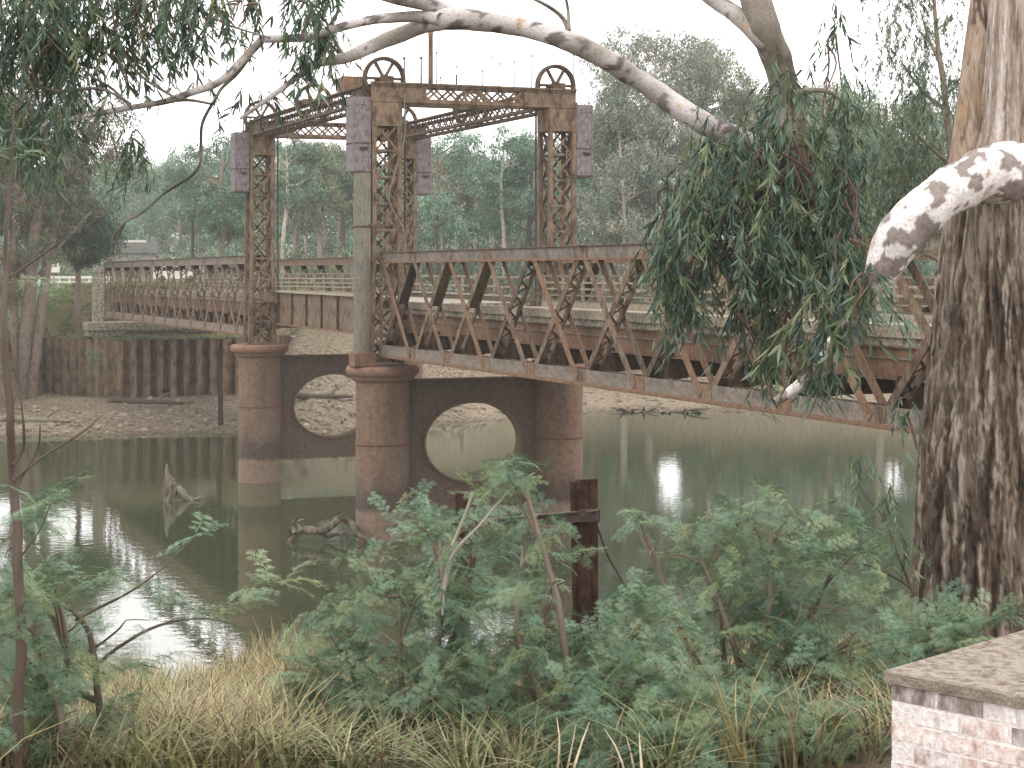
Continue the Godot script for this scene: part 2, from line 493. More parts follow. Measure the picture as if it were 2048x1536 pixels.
func counterweights() -> void:
	var words := [
		["mauve painted counterweight box hanging above the timber post", -0.98, 0.0],
		["mauve painted counterweight box at the head of the column beside the arching gum limb", WID + 0.98, 0.0],
		["dull mauve counterweight box on the outer side of the tower column above the long truss", -0.98, LIFT],
		["dull mauve counterweight box behind the column with the loose cable", WID + 0.98, LIFT]]
	for w in words:
		var o := bridge_thing("counterweight", w[0], "counterweight", "counterweights of the lift tower")
		var at := Vector3(w[1], 15.32, w[2])
		var m := MB.new()
		m.box(at, Vector3(0.64, 2.84, 1.0))
		m.box(at + Vector3(0, 1.15, 0), Vector3(0.68, 0.06, 1.04))
		obj("weight_case", m.mesh(), M.box_paint, o)
		bx("seam_band", at + Vector3(0, -0.32, 0), Vector3(0.69, 0.04, 1.05), M.rust_dark, o)
		bx("base_band", at + Vector3(0, -1.4, 0), Vector3(0.67, 0.07, 1.03), M.rust_dark, o)
		bx("inspection_slot", at + Vector3(0.08, -0.57, 0.5), Vector3(0.26, 0.09, 0.03), M.wire, o)
		bx("slot_hood", at + Vector3(0.08, -0.49, 0.52), Vector3(0.34, 0.05, 0.08), M.rust_dark, o)
		for s in [-1.0, 1.0]:
			bx("corner_angle", at + Vector3(s * 0.32, 0, 0.5), Vector3(0.07, 2.8, 0.03), M.box_paint, o)
		bx("hanger", at + Vector3(-0.2 * signf(w[1] - 3.0), 1.47, 0), Vector3(0.12, 0.14, 0.2), M.rust_dark, o)

func piers() -> void:
	for k in 2:
		var z0: float = [0.0, LIFT][k]
		var o := bridge_thing("bridge_pier", ["cast iron twin cylinder pier beneath the timber post, wattle in front of it", "cast iron twin cylinder pier beside the sheet pile wall"][k], "bridge pier", "twin cylinder piers of the lift span")
		for x0 in [0.0, WID]:
			var cyl := holder("cylinder", o)
			var m := MB.new()
			var prof := PackedVector2Array()
			var cols := PackedColorArray()
			var y := -2.5
			while y < 6.06:
				prof.append(Vector2(1.02, y))
				var wob := fn.get_noise_2d(y * 30.0, x0 * 11.0 + z0) * 0.25
				var c := Color(0.24, 0.158, 0.126)                     # rust
				var dark := Color(0.1, 0.09, 0.09)                   # the tide mark of the river
				var base := Color(0.26, 0.215, 0.18)                    # the pale band at the water
				if y + wob < 1.1: c = base.lerp(Color(0.3, 0.25, 0.2), clampf(y, 0, 1))
				elif y + wob < 2.6: c = dark.lerp(c, clampf((y + wob - 1.35) / 1.25, 0.0, 1.0))
				elif y < 3.6: c = c.lerp(Color(0.28, 0.215, 0.175), 0.6)
				cols.append(c)
				y += 0.06
			m.lathe(Vector3(x0, 0, z0), prof, 72, cols)
			for q in m.v.size():                          # rust runs, blotches and an uneven tide mark
				var pv := m.v[q] - Vector3(x0, 0, z0)
				var ph: float = k * 40.0 + x0 * 9.0
				var runs := fn2.get_noise_3d(pv.x * 260.0 + ph, pv.y * 16.0, pv.z * 260.0)
				var blot := fn.get_noise_3d(pv.x * 95.0 + ph, pv.y * 60.0, pv.z * 95.0)
				var yy := pv.y + 0.5 * blot + 0.35 * runs
				var c := Color(0.215, 0.16, 0.13).lerp(Color(0.265, 0.212, 0.172), clampf(0.5 + 1.2 * blot, 0, 1))
				c = c.lerp(Color(0.15, 0.115, 0.1), clampf(runs * 1.5, 0.0, 0.4))
				c = c.lerp(Color(0.255, 0.175, 0.128), clampf(-runs * 1.8, 0.0, 0.6))
				if pv.y < 3.6: c = c.lerp(Color(0.27, 0.215, 0.175), 0.4)
				c = c.lerp(Color(0.115, 0.1, 0.096), smoothstep(2.7, 1.45, yy) * 0.9)
				c = c.lerp(Color(0.3, 0.25, 0.205), smoothstep(1.2, 1.0, pv.y + 0.12 * runs))
				m.c[q] = c
			obj("drum", m.mesh(), M.iron, cyl)
			for yy in [3.62]:
				var ring := MB.new()
				ring.lathe(Vector3(x0, yy, z0), PackedVector2Array([Vector2(1.0, -0.05), Vector2(1.045, -0.04), Vector2(1.045, 0.04), Vector2(1.0, 0.05)]), 48, PackedColorArray([Color(0.2, 0.13, 0.1), Color(0.2, 0.13, 0.1), Color(0.2, 0.13, 0.1), Color(0.2, 0.13, 0.1)]))
				obj("joint_ring", ring.mesh(), M.iron, cyl)
			var cap := MB.new()
			var cp := PackedVector2Array([Vector2(1.0, 5.96), Vector2(1.1, 6.0), Vector2(1.2, 6.08), Vector2(1.22, 6.16), Vector2(1.26, 6.2), Vector2(1.34, 6.24), Vector2(1.39, 6.32), Vector2(1.4, 6.42), Vector2(1.37, 6.52), Vector2(1.3, 6.57), Vector2(1.1, 6.58), Vector2(0.0, 6.585)])
			var cc := PackedColorArray()
			for q in cp.size(): cc.append(Color(0.3, 0.2, 0.16))
			cap.lathe(Vector3(x0, 0, z0), cp, 48, cc)
			obj("cap", cap.mesh(), M.iron, cyl)
		# the diaphragm between the cylinders, with its oval opening
		var d := MB.new()
		var c0 := Vector2(WID / 2.0, 3.55)
		var rr := Vector2(2.02, 1.57)
		var lo := Vector2(0.95, 1.05)
		var hi := Vector2(WID - 0.95, 5.98)
		var tint := Color(0.16, 0.132, 0.112)
		var inner := PackedVector2Array()
		var outer := PackedVector2Array()
		var n := 96
		for q in n:
			var a := TAU * q / n
			var dir := Vector2(cos(a), sin(a))
			inner.append(c0 + dir * rr)
			var s := INF
			if absf(dir.x) > 1e-5: s = minf(s, ((hi.x if dir.x > 0 else lo.x) - c0.x) / dir.x)
			if absf(dir.y) > 1e-5: s = minf(s, ((hi.y if dir.y > 0 else lo.y) - c0.y) / dir.y)
			outer.append(c0 + dir * s)
		for corner in [lo, hi, Vector2(lo.x, hi.y), Vector2(hi.x, lo.y)]:
			var best := 0
			for q in n:
				if outer[q].distance_to(corner) < outer[best].distance_to(corner): best = q
			outer[best] = corner
		for q in n:
			var q1 := (q + 1) % n
			for s in [-1.0, 1.0]:
				var zz: float = z0 + s * 0.16
				var i0 := Vector3(inner[q].x, inner[q].y, zz)
				var i1 := Vector3(inner[q1].x, inner[q1].y, zz)
				var o0 := Vector3(outer[q].x, outer[q].y, zz)
				var o1 := Vector3(outer[q1].x, outer[q1].y, zz)
				if s > 0: d.quad(i0, o0, o1, i1, tint)
				else: d.quad(i1, o1, o0, i0, tint)
			d.quad(Vector3(outer[q].x, outer[q].y, z0 + 0.16), Vector3(outer[q].x, outer[q].y, z0 - 0.16), Vector3(outer[q1].x, outer[q1].y, z0 - 0.16), Vector3(outer[q1].x, outer[q1].y, z0 + 0.16), tint)
		obj("diaphragm", d.mesh(), M.iron, o)
		var rim := MB.new()
		for q in n:
			var q1 := (q + 1) % n
			var a0 := Vector3(inner[q].x, inner[q].y, z0)
			var a1 := Vector3(inner[q1].x, inner[q1].y, z0)
			var in0 := (Vector3(c0.x, c0.y, z0) - a0).normalized() * 0.06
			var in1 := (Vector3(c0.x, c0.y, z0) - a1).normalized() * 0.06
			var f := Vector3(0, 0, 0.27)
			var rc := Color(0.2, 0.16, 0.12)
			rim.quad(a0 + in0 + f, a0 - in0 * 0.4 + f, a1 - in1 * 0.4 + f, a1 + in1 + f, rc)
			rim.quad(a1 + in1 - f, a1 - in1 * 0.4 - f, a0 - in0 * 0.4 - f, a0 + in0 - f, rc)
			rim.quad(a0 + in0 - f, a0 + in0 + f, a1 + in1 + f, a1 + in1 - f, rc)
			rim.quad(a0 - in0 * 0.4 + f, a0 - in0 * 0.4 - f, a1 - in1 * 0.4 - f, a1 - in1 * 0.4 + f, rc)
		obj("opening_rim", rim.mesh(), M.iron, o)
		bx("diaphragm_flange", Vector3(WID / 2.0, 6.0, z0), Vector3(WID - 1.9, 0.05, 0.6), M.rust, o)
		bx("diaphragm_flange", Vector3(WID / 2.0, 1.03, z0), Vector3(WID - 1.9, 0.05, 0.6), M.rust, o)

# one approach span: two lattice trusses with the floor hung between them; local z runs from z0 (tower end) by panels * PANEL in direction dir
func truss_span(label: String, z0: float, dir: float, panels: int, slope: float) -> void:
	var o := thing("truss_span", label, "bridge span", bridge_point(0, 0, z0), TURN, "riveted truss approach spans")
	o.rotation_order = EULER_ORDER_YXZ
	o.rotation.x = -slope * dir
	var L := PANEL * panels
	var top := 10.88
	var bot := 6.93
	for x0 in [0.0, WID]:
		var side := -1.0 if x0 == 0.0 else 1.0
		var chord := holder("top_chord", o)
		var hue: Material = M.rust_mauve if x0 == 0.0 else M.rust
		for s in [-1.0, 1.0]:
			br("chord_web", Vector3(x0 + s * 0.2, top - 0.22, 0), Vector3(x0 + s * 0.2, top - 0.22, L * dir), 0.025, 0.4, hue, chord)
			br("chord_angle", Vector3(x0 + s * 0.235, top - 0.385, 0), Vector3(x0 + s * 0.235, top - 0.385, L * dir), 0.05, 0.07, M.rust_orange if dir > 0.0 else hue, chord)
		br("chord_plate", Vector3(x0, top - 0.01, -0.1 * dir), Vector3(x0, top - 0.01, (L + 0.1) * dir), 0.58, 0.025, M.rust, chord)
		for k in panels:
			if k % 2 == 1:
				br("splice_plate", Vector3(x0 + side * 0.218, top - 0.22, (k - 0.13) * PANEL * dir), Vector3(x0 + side * 0.218, top - 0.22, (k + 0.13) * PANEL * dir), 0.012, 0.39, M.rust, chord)
		var low := holder("bottom_chord", o)
		for s in [-1.0, 1.0]:
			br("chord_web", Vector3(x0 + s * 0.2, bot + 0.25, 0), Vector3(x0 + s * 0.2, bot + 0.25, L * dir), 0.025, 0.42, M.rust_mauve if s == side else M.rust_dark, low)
		br("chord_plate", Vector3(x0, bot + 0.012, -0.15 * dir), Vector3(x0, bot + 0.012, (L + 0.15) * dir), 0.6, 0.03, M.rust_orange, low)
		br("chord_angle", Vector3(x0 + side * 0.26, bot + 0.065, 0), Vector3(x0 + side * 0.26, bot + 0.065, L * dir), 0.1, 0.07, M.rust_orange, low)
		for k in panels + 1:
			if k > 0:
				br("node_plate", Vector3(x0 + side * 0.219, bot + 0.27, (k - 0.085) * PANEL * dir), Vector3(x0 + side * 0.219, bot + 0.27, (k + 0.085) * PANEL * dir), 0.013, 0.37, M.rust_orange if k % 2 == 0 else M.rust, low)
		for e in 2:
			var ze := (0.06 if e == 0 else L - 0.06) * dir
			for s in [-1.0, 1.0]:
				br("end_post", Vector3(x0 + s * 0.2, bot + 0.03, ze), Vector3(x0 + s * 0.2, top - 0.02, ze), 0.09, 0.14, M.rust, o, Vector3.BACK)
		for k in panels:
			var za := (k + 0.06) * PANEL * dir
			var zb := (k + 0.94) * PANEL * dir
			# the compression strut: two bars with a solid plate or a lacing between them
			var p := Vector3(x0, bot + 0.3, za)
			var q := Vector3(x0, top - 0.3, zb)
			var m := MB.new()
			var n := (q - p).normalized()
			var f := n.cross(Vector3.RIGHT).normalized()
			for s in [-1.0, 1.0]:
				m.bar(p + Vector3(s * 0.17, 0, 0), q + Vector3(s * 0.17, 0, 0), 0.035, 0.21, f)
			if k < 3 and dir > 0.0:
				m.bar(p.lerp(q, 0.5) + f * 0.05, q + f * 0.05, 0.31, 0.012, f)
			else:
				var cells := 14
				for j in cells:
					var w := 0.15 if j % 2 == 0 else -0.15
					m.bar(p.lerp(q, float(j) / cells) + Vector3(w, 0, 0) + f * 0.05, p.lerp(q, float(j + 1) / cells) - Vector3(w, 0, 0) + f * 0.05, 0.06, 0.012, f)
			m.bar(p + f * 0.05, p.lerp(q, 0.09) + f * 0.052, 0.3, 0.014, f)
			m.bar(q + f * 0.05, q.lerp(p, 0.09) + f * 0.052, 0.3, 0.014, f)
			obj("lattice_strut", m.mesh(), M.rust if k % 3 else M.rust_dark, o)
			# the ties: flat bars on either face
			for s in [-1.0, 1.0]:
				br("tie_bar", Vector3(x0 + s * 0.232, bot + 0.2, zb), Vector3(x0 + s * 0.232, top - 0.25, za), 0.02, 0.25, M.rust_orange if (k + int(s)) % 2 else M.rust, o)
	for k in panels + 1:
		var z := k * PANEL * dir
		bx("floor_beam", Vector3(WID / 2.0, 7.68, z), Vector3(WID - 0.5, 0.62, 0.03), M.rust_dark, o)
		bx("floor_beam_flange", Vector3(WID / 2.0, 7.355, z), Vector3(WID - 0.5, 0.03, 0.26), M.rust_dark, o)
		br("knee_brace", Vector3(0.25, 7.25, z), Vector3(1.2, 7.36, z), 0.08, 0.08, M.rust_dark, o)
	for xs in [0.85, 2.7, 4.55, 6.38]:
		var outer: bool = xs < 1.0 or xs > 6.0
		var g := holder("stringer", o)
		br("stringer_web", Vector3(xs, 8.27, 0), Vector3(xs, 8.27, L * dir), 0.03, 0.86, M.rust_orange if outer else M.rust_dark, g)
		br("stringer_flange", Vector3(xs, 7.86, 0), Vector3(xs, 7.86, L * dir), 0.26, 0.03, M.rust, g)
		br("stringer_flange", Vector3(xs, 8.54, 0), Vector3(xs, 8.54, L * dir), 0.26, 0.03, M.rust, g)
		if outer:
			br("stringer_rib", Vector3(xs + (-0.02 if xs < 1.0 else 0.02), 8.3, 0), Vector3(xs + (-0.02 if xs < 1.0 else 0.02), 8.3, L * dir), 0.1, 0.05, M.rust_mauve, g)
	br("deck", Vector3(WID / 2.0, 8.67, 0), Vector3(WID / 2.0, 8.67, L * dir), WID - 1.5, 0.22, M.stone, o)
	for xs in [0.72, WID - 0.72]:
		for k in panels:
			br("kerb_beam", Vector3(xs, 8.88, (k * PANEL + 0.01) * dir), Vector3(xs, 8.88, ((k + 1) * PANEL - 0.01) * dir), 0.24, 0.26, M.pale, o)
		if xs > 2.0:
			for y in [9.25, 9.48, 9.72, 9.98]:
				br("rail", Vector3(xs - 0.05, y, 0), Vector3(xs - 0.05, y, L * dir), 0.04, 0.07, M.pale if y < 9.8 else M.timber, o)
			for k in panels * 2 + 1:
				br("rail_post", Vector3(xs, 8.98, k * PANEL / 2.0 * dir), Vector3(xs, 9.98, k * PANEL / 2.0 * dir), 0.1, 0.1, M.pale, o, Vector3.BACK)
		else:
			for y in [9.26, 9.46]:
				br("rail", Vector3(xs + 0.1, y, 0), Vector3(xs + 0.1, y, L * dir), 0.035, 0.05, M.timber, o)
			for k in panels + 1:
				br("rail_post", Vector3(xs + 0.1, 8.98, k * PANEL * dir), Vector3(xs + 0.1, 9.45, k * PANEL * dir), 0.07, 0.07, M.timber, o, Vector3.BACK)

func lift_span() -> void:
	var o := bridge_thing("lift_span", "brown plate girder lifting span with upright ribs between the tower columns", "bridge span")
	var za := -0.85
	var zb := LIFT + 0.85
	for x0 in [0.75, WID - 0.75]:
		var side := -1.0 if x0 < 2.0 else 1.0
		var g := holder("plate_girder", o)
		br("girder_web", Vector3(x0, 8.35, za), Vector3(x0, 8.35, zb), 0.03, 1.5, M.rust, g)
		br("girder_flange", Vector3(x0, 9.12, za), Vector3(x0, 9.12, zb), 0.34, 0.06, M.pale, g)
		br("girder_flange", Vector3(x0, 7.58, za), Vector3(x0, 7.58, zb), 0.36, 0.06, M.rust_orange, g)
		for k in 8:
			var z := lerpf(za - 0.1, zb + 0.1, k / 7.0)
			bx("girder_rib", Vector3(x0 + side * 0.065, 8.35, z), Vector3(0.1, 1.44, 0.09), M.rust_dark, g)
	br("deck", Vector3(WID / 2.0, 8.8, za), Vector3(WID / 2.0, 8.8, zb), WID - 1.6, 0.2, M.stone, o)
	for k in 6:
		var z := lerpf(za - 0.1, zb + 0.1, k / 5.0)
		bx("floor_beam", Vector3(WID / 2.0, 7.95, z), Vector3(WID - 1.56, 0.6, 0.05), M.rust_dark, o)
	for xs in [2.2, 3.6, 5.0]:
		br("stringer", Vector3(xs, 8.47, za), Vector3(xs, 8.47, zb), 0.2, 0.4, M.rust_dark, o)
	for z in [za, zb]:
		for x0 in [0.35, WID - 0.35]:
			bx("lifting_bracket", Vector3(x0, 8.9, z), Vector3(0.9, 0.5, 0.12), M.rust, o)
	for y in [9.5, 9.9]:
		br("rail", Vector3(WID - 0.75, y, za), Vector3(WID - 0.75, y, zb), 0.05, 0.07, M.pale, o)
	for k in 10:
		var z := lerpf(za - 0.2, zb + 0.2, k / 9.0)
		br("rail_post", Vector3(WID - 0.75, 9.15, z), Vector3(WID - 0.75, 9.95, z), 0.08, 0.08, M.pale, o, Vector3.BACK)

func post_and_abutments() -> void:
	var p := bridge_thing("timber_post", "thick round grey timber post strapped to the tower column", "post")
	var m := MB.new()
	m.tube(PackedVector3Array([Vector3(-0.93, 6.6, 0.42), Vector3(-0.92, 9.0, 0.42), Vector3(-0.94, 11.5, 0.42), Vector3(-0.93, 13.86, 0.42)]), PackedFloat32Array([0.35, 0.345, 0.335, 0.33]), 28)
	obj("shaft", m.mesh(), M.timber, p)
	var s := MB.new()
	s.lathe(Vector3(-0.935, 11.85, 0.42), PackedVector2Array([Vector2(0.33, -0.03), Vector2(0.36, -0.03), Vector2(0.36, 0.03), Vector2(0.33, 0.03)]), 28, PackedColorArray())
	s.box(Vector3(-0.3, 11.9, 0.72), Vector3(1.0, 0.06, 0.03))
	obj("iron_strap", s.mesh(), M.rust_dark, p)
	bx("shoe", Vector3(-0.93, 6.85, 0.42), Vector3(0.82, 0.5, 0.82), M.rust_orange, p)
	# the masonry at the end of the long truss
	var a := bridge_thing("stone_abutment", "weathered pale stone abutment with capped pillars at the end of the long truss", "abutment")
	for x0 in [-0.2, WID + 0.2]:
		for k in 9:
			bx("pillar_stone", Vector3(x0 + rf(-0.02, 0.02), 6.3 + k * 0.42, -67.6), Vector3(0.72 + rf(-0.04, 0.05), 0.4, 0.8), M.stone, a)
		bx("pillar_cap", Vector3(x0, 9.98, -67.6), Vector3(1.0, 0.2, 1.0), M.stone, a)
		bx("pillar_cap", Vector3(x0, 10.15, -67.6), Vector3(0.7, 0.14, 0.7), M.stone, a)
	for k in 7:
		bx("bearing_stone", Vector3(-0.5 + k * 1.38, 5.95, -67.2), Vector3(1.34, 0.56, 2.2), M.stone, a)
	for r in 3:
		for k in 6:
			bx("footing_stone", Vector3(0.0 + k * 1.5 + (r % 2) * 0.3 - 0.3, 5.44 - r * 0.46, -67.4 + rf(-0.03, 0.03)), Vector3(1.47, 0.44, 2.0), M.stone, a)
	var b := bridge_thing("concrete_abutment", "plain concrete abutment that carries the bridge at the camera's bank", "abutment")
	bx("bearing_wall", Vector3(WID / 2.0, 5.3, 42.2), Vector3(10.0, 3.2, 1.8), M.stone, b)
	bx("back_wall", Vector3(WID / 2.0, 7.8, 42.8), Vector3(10.0, 1.9, 0.6), M.stone, b)

func sheet_piles() -> void:
	var w := thing("sheet_pile_wall", "rusty brown wall of upright steel sheet piles holding the bank under the long truss", "retaining wall")
	var pts := [Vector3(-34.6, 0, -130.4), Vector3(-28.1, 0, -125.4), Vector3(-18.6, 0, -129.2), Vector3(-16.3, 0, -136.0)]
	var step := 0.9
	for k in 3:
		var a: Vector3 = pts[k]
		var b: Vector3 = pts[k + 1]
		var n := int(round(a.distance_to(b) / step))
		var d := (b - a) / n
		var out := Vector3(-d.z, 0, d.x).normalized()
		if out.z < 0: out = -out
		for q in n:
			var p0 := a + d * q
			var m := MB.new()
			var up := Vector3(0, 5.12 + rf(-0.05, 0.05), 0)
			var dn := Vector3(0, -0.5, 0)
			var f := out * (0.55 if k == 1 else 0.3)
			var xs := [0.0, 0.22, 0.34, 0.74, 0.86, 1.0]
			var os := [0.0, 0.0, 1.0, 1.0, 0.0, 0.0]
			var tn := Color.WHITE * rf(0.75, 1.15)
			for j in 5:
				var e0: Vector3 = p0 + d * xs[j] + f * os[j]
				var e1: Vector3 = p0 + d * xs[j + 1] + f * os[j + 1]
				m.quad(e0 + dn, e1 + dn, e1 + up, e0 + up, tn)
				m.quad(e1 + dn - out * 0.02, e0 + dn - out * 0.02, e0 + up - out * 0.02, e1 + up - out * 0.02, tn)
				m.quad(e0 + up, e1 + up, e1 + up - out * 0.02, e0 + up - out * 0.02, tn)
			obj("sheet_pile", m.mesh(), M.pile, w)
	var st := thing("timber_stake", "dark crooked timber stake standing at the water before the sheet piles", "stake", P(440, 862, 112))
	var sm := MB.new()
	limb(sm, PackedVector3Array([Vector3(0, -0.5, 0), Vector3(0.05, 1.5, 0), Vector3(-0.06, 3.4, 0), Vector3(0.02, 5.3, 0.05)]), PackedFloat32Array([0.2, 0.17, 0.16, 0.14]), 0.4, 9, 0.5, Color(0.35, 0.3, 0.27))
	obj("shaft", sm.mesh(), M.timber, st)


# ---------------------------------------------------------------- land and water

func line(x: float, tab: Array) -> float:
	if x <= tab[0][0]: return tab[0][1]
	for k in tab.size() - 1:
		if x < tab[k + 1][0]:
			return lerpf(tab[k][1], tab[k + 1][1], (x - tab[k][0]) / (tab[k + 1][0] - tab[k][0]))
	return tab[-1][1]

const FAR_EDGE := [[-90, 104], [-60, 108], [-31, 108.5], [-22, 108.6], [-17, 111], [-13, 106.5], [-9.9, 110], [-5.7, 117], [0.5, 121], [7.3, 127], [14, 127], [27, 124], [60, 120], [120, 112]]
const FAR_RIGHT := [[0, 0], [3, 0.25], [8, 0.6], [14, 0.95], [18, 1.9], [24, 4.6], [32, 7.2], [42, 8.3], [70, 8.6]]
const FAR_MID := [[0, 0], [4, 0.8], [8, 1.45], [11, 2.1], [17, 4.4], [26, 6.0], [36, 8.0], [60, 8.6]]
const FAR_WALL := [[0, 0], [3, 0.35], [8, 0.8], [13, 1.1], [19, 1.2], [22, 5.0], [30, 7.4], [38, 8.4], [60, 8.7]]
const FAR_LEFT := [[0, 0], [3, 0.5], [6, 1.1], [10, 2.8], [14, 4.9], [20, 6.2], [28, 7.6], [36, 8.3], [60, 8.8]]
const NEAR := [[0, 0], [4, 1.3], [9, 3.0], [16, 4.9], [22, 6.3], [28, 7.7], [33, 8.6], [40, 8.8]]

func near_edge(x: float) -> float:
	return clampf(36.5 + 0.2 * (x + 8.0), 30.0, 46.0)

func pile_line(x: float) -> float:
	return line(x, [[-34.6, 130.4], [-28.1, 125.4], [-18.6, 129.2], [-16.3, 136.0]])

func land(x: float, d: float) -> float:
	var n := near_edge(x) - d
	var s := d - line(x, FAR_EDGE) + 1.5 * fn.get_noise_2d(x * 16.0, 77.0) + 0.7 * fn2.get_noise_2d(x * 70.0, 13.0)
	var h := 0.0
	if n > 0.0:
		h = line(n, NEAR)
	elif s > 0.0:
		var r := line(s, FAR_RIGHT)
		var m := line(s, FAR_MID)
		var l := line(s, FAR_LEFT)
		if x > -4.0: h = lerpf(m, r, smoothstep(-4.0, 0.0, x))
		elif x > -16.5: h = m
		elif x > -34.6:
			h = line(d - pile_line(x) + 17.0, [[3, 0.35], [8, 0.8], [13, 1.1], [18.0, 1.15], [18.6, 5.0], [24.0, 5.05], [32, 7.6], [40, 8.4], [60, 8.7]]) if d > pile_line(x) else minf(line(s, FAR_WALL), 1.1)
			if d > pile_line(x) + 1.2: h = maxf(h, minf(l, 5.05 + maxf(0.0, d - pile_line(x) - 4.0) * 0.5))
		else: h = l
		if x < -12.0 and x > -36.0 and d > pile_line(clampf(x, -34, -17)) + 9.0:      # the road bank behind the abutment
			var q := Vector3(x, 0, -d) - T1
			var w := -(q.x * 0.3727 + q.z * 0.928)
			var v := q.x * 0.928 - q.z * 0.3727
			if w > 68.4: h = maxf(h, 8.75 - maxf(0.0, maxf(-2.0 - v, v - 9.0)) * 0.6)
	else:
		h = -0.12 - minf(2.6, minf(-n, -s) * 0.22)
	if d < 60.0 and x > 2.0:                                                # the road bank at the near end
		var q := Vector3(x, 0, -d) - T1
		var w := q.x * 0.3727 + q.z * 0.928
		var v := q.x * 0.928 - q.z * 0.3727
		var e := 8.75 - maxf(0.0, 43.0 - w) * 1.1 - maxf(0.0, maxf(-2.0 - v, v - 9.5)) * 1.2
		h = maxf(h, e)
	if h > 0.02:
		h += fn.get_noise_2d(x * 14.0, d * 14.0) * 0.12 * minf(1.0, h) + fn2.get_noise_2d(x * 60.0, d * 60.0) * 0.05 * minf(1.0, h)
	return h

func land_color(x: float, d: float, h: float) -> Color:
	var sand := Color(0.33, 0.287, 0.225)
	var mud := Color(0.17, 0.14, 0.105)
	var litter := Color(0.195, 0.165, 0.125)
	var green := Color(0.1, 0.2, 0.06)
	var dull := Color(0.17, 0.155, 0.075)
	var v := fn.get_noise_2d(x * 9.0 + 300.0, d * 9.0)
	var v2 := fn2.get_noise_2d(x * 22.0, d * 22.0)
	if d < 60.0:
		return litter.lerp(dull, clampf(0.4 + v, 0, 1))
	var c := sand if x > -3.0 else sand.lerp(litter, 0.35 + 0.3 * v)
	if x < -15.0: c = litter.lerp(sand, clampf(0.45 + v, 0.1, 0.85))
	if h < 0.25: c = mud.lerp(c, clampf((h + v2 * 0.1) / 0.25, 0, 1))
	if h > 3.0: c = c.lerp(litter.lerp(dull, clampf(0.5 + v2, 0, 1)), clampf((h - 3.0) / 3.0, 0, 1))
	if x < -19.0 and h > 4.6 and d < 175.0:
		var lush := smoothstep(-33.0, -36.5, x + v * 3.0)
		c = c.lerp(dull.lerp(green, lush * clampf(0.85 + v2, 0, 1)), clampf((h - 4.6) * 1.4, 0, 0.9) * (0.45 + 0.55 * lush))
	return c

func ground_and_water() -> void:
	var xs := PackedFloat32Array()
	var x := -60.0
	for k in 9: xs.append(-2600.0 / pow(1.75, k) - 60.0)
	while x <= 70.0:
		xs.append(x)
		x += 1.0
	for k in 9: xs.append(70.0 + 2600.0 / pow(1.75, 8 - k))
	var ds := PackedFloat32Array([-400, -150, -60, -25, -12, -6])
	var d := -3.0
	while d < 52.0:
		ds.append(d)
		d += 1.0
	while d < 100.0:
		ds.append(d)
		d += 4.0
	d = 101.0
	while d < 165.0:
		ds.append(d)
		d += 0.6
	for k in 13: ds.append(170.0 * pow(1.28, k))
	ds.append(6000.0)
	var m := MB.new()
	for dd in ds:
		for xx in xs:
			var h := land(xx, dd)
			m.v.append(Vector3(xx, h, -dd))
			m.c.append(land_color(xx, dd, h))
	var w := xs.size()
	for j in ds.size():
		for k in w:
			var a := m.v[j * w + maxi(k - 1, 0)]
			var b := m.v[j * w + mini(k + 1, w - 1)]
			var c := m.v[maxi(j - 1, 0) * w + k]
			var e := m.v[mini(j + 1, ds.size() - 1) * w + k]
			m.n.append((b - a).cross(e - c).normalized())
	for j in ds.size() - 1:
		for k in w - 1:
			var a := j * w + k
			m.i.append_array([a, a + w, a + 1, a + 1, a + w, a + w + 1])
	tag(obj("ground", m.mesh(), M.ground), "sandy river banks under grass and leaf litter", "ground", "", "structure")
	var q := MB.new()
	q.quad(Vector3(-900, 0, -20), Vector3(900, 0, -20), Vector3(900, 0, -150), Vector3(-900, 0, -150))
	tag(obj("river_water", q.mesh(), M.water), "calm dark green river that mirrors the bridge and the trees", "water", "", "structure")

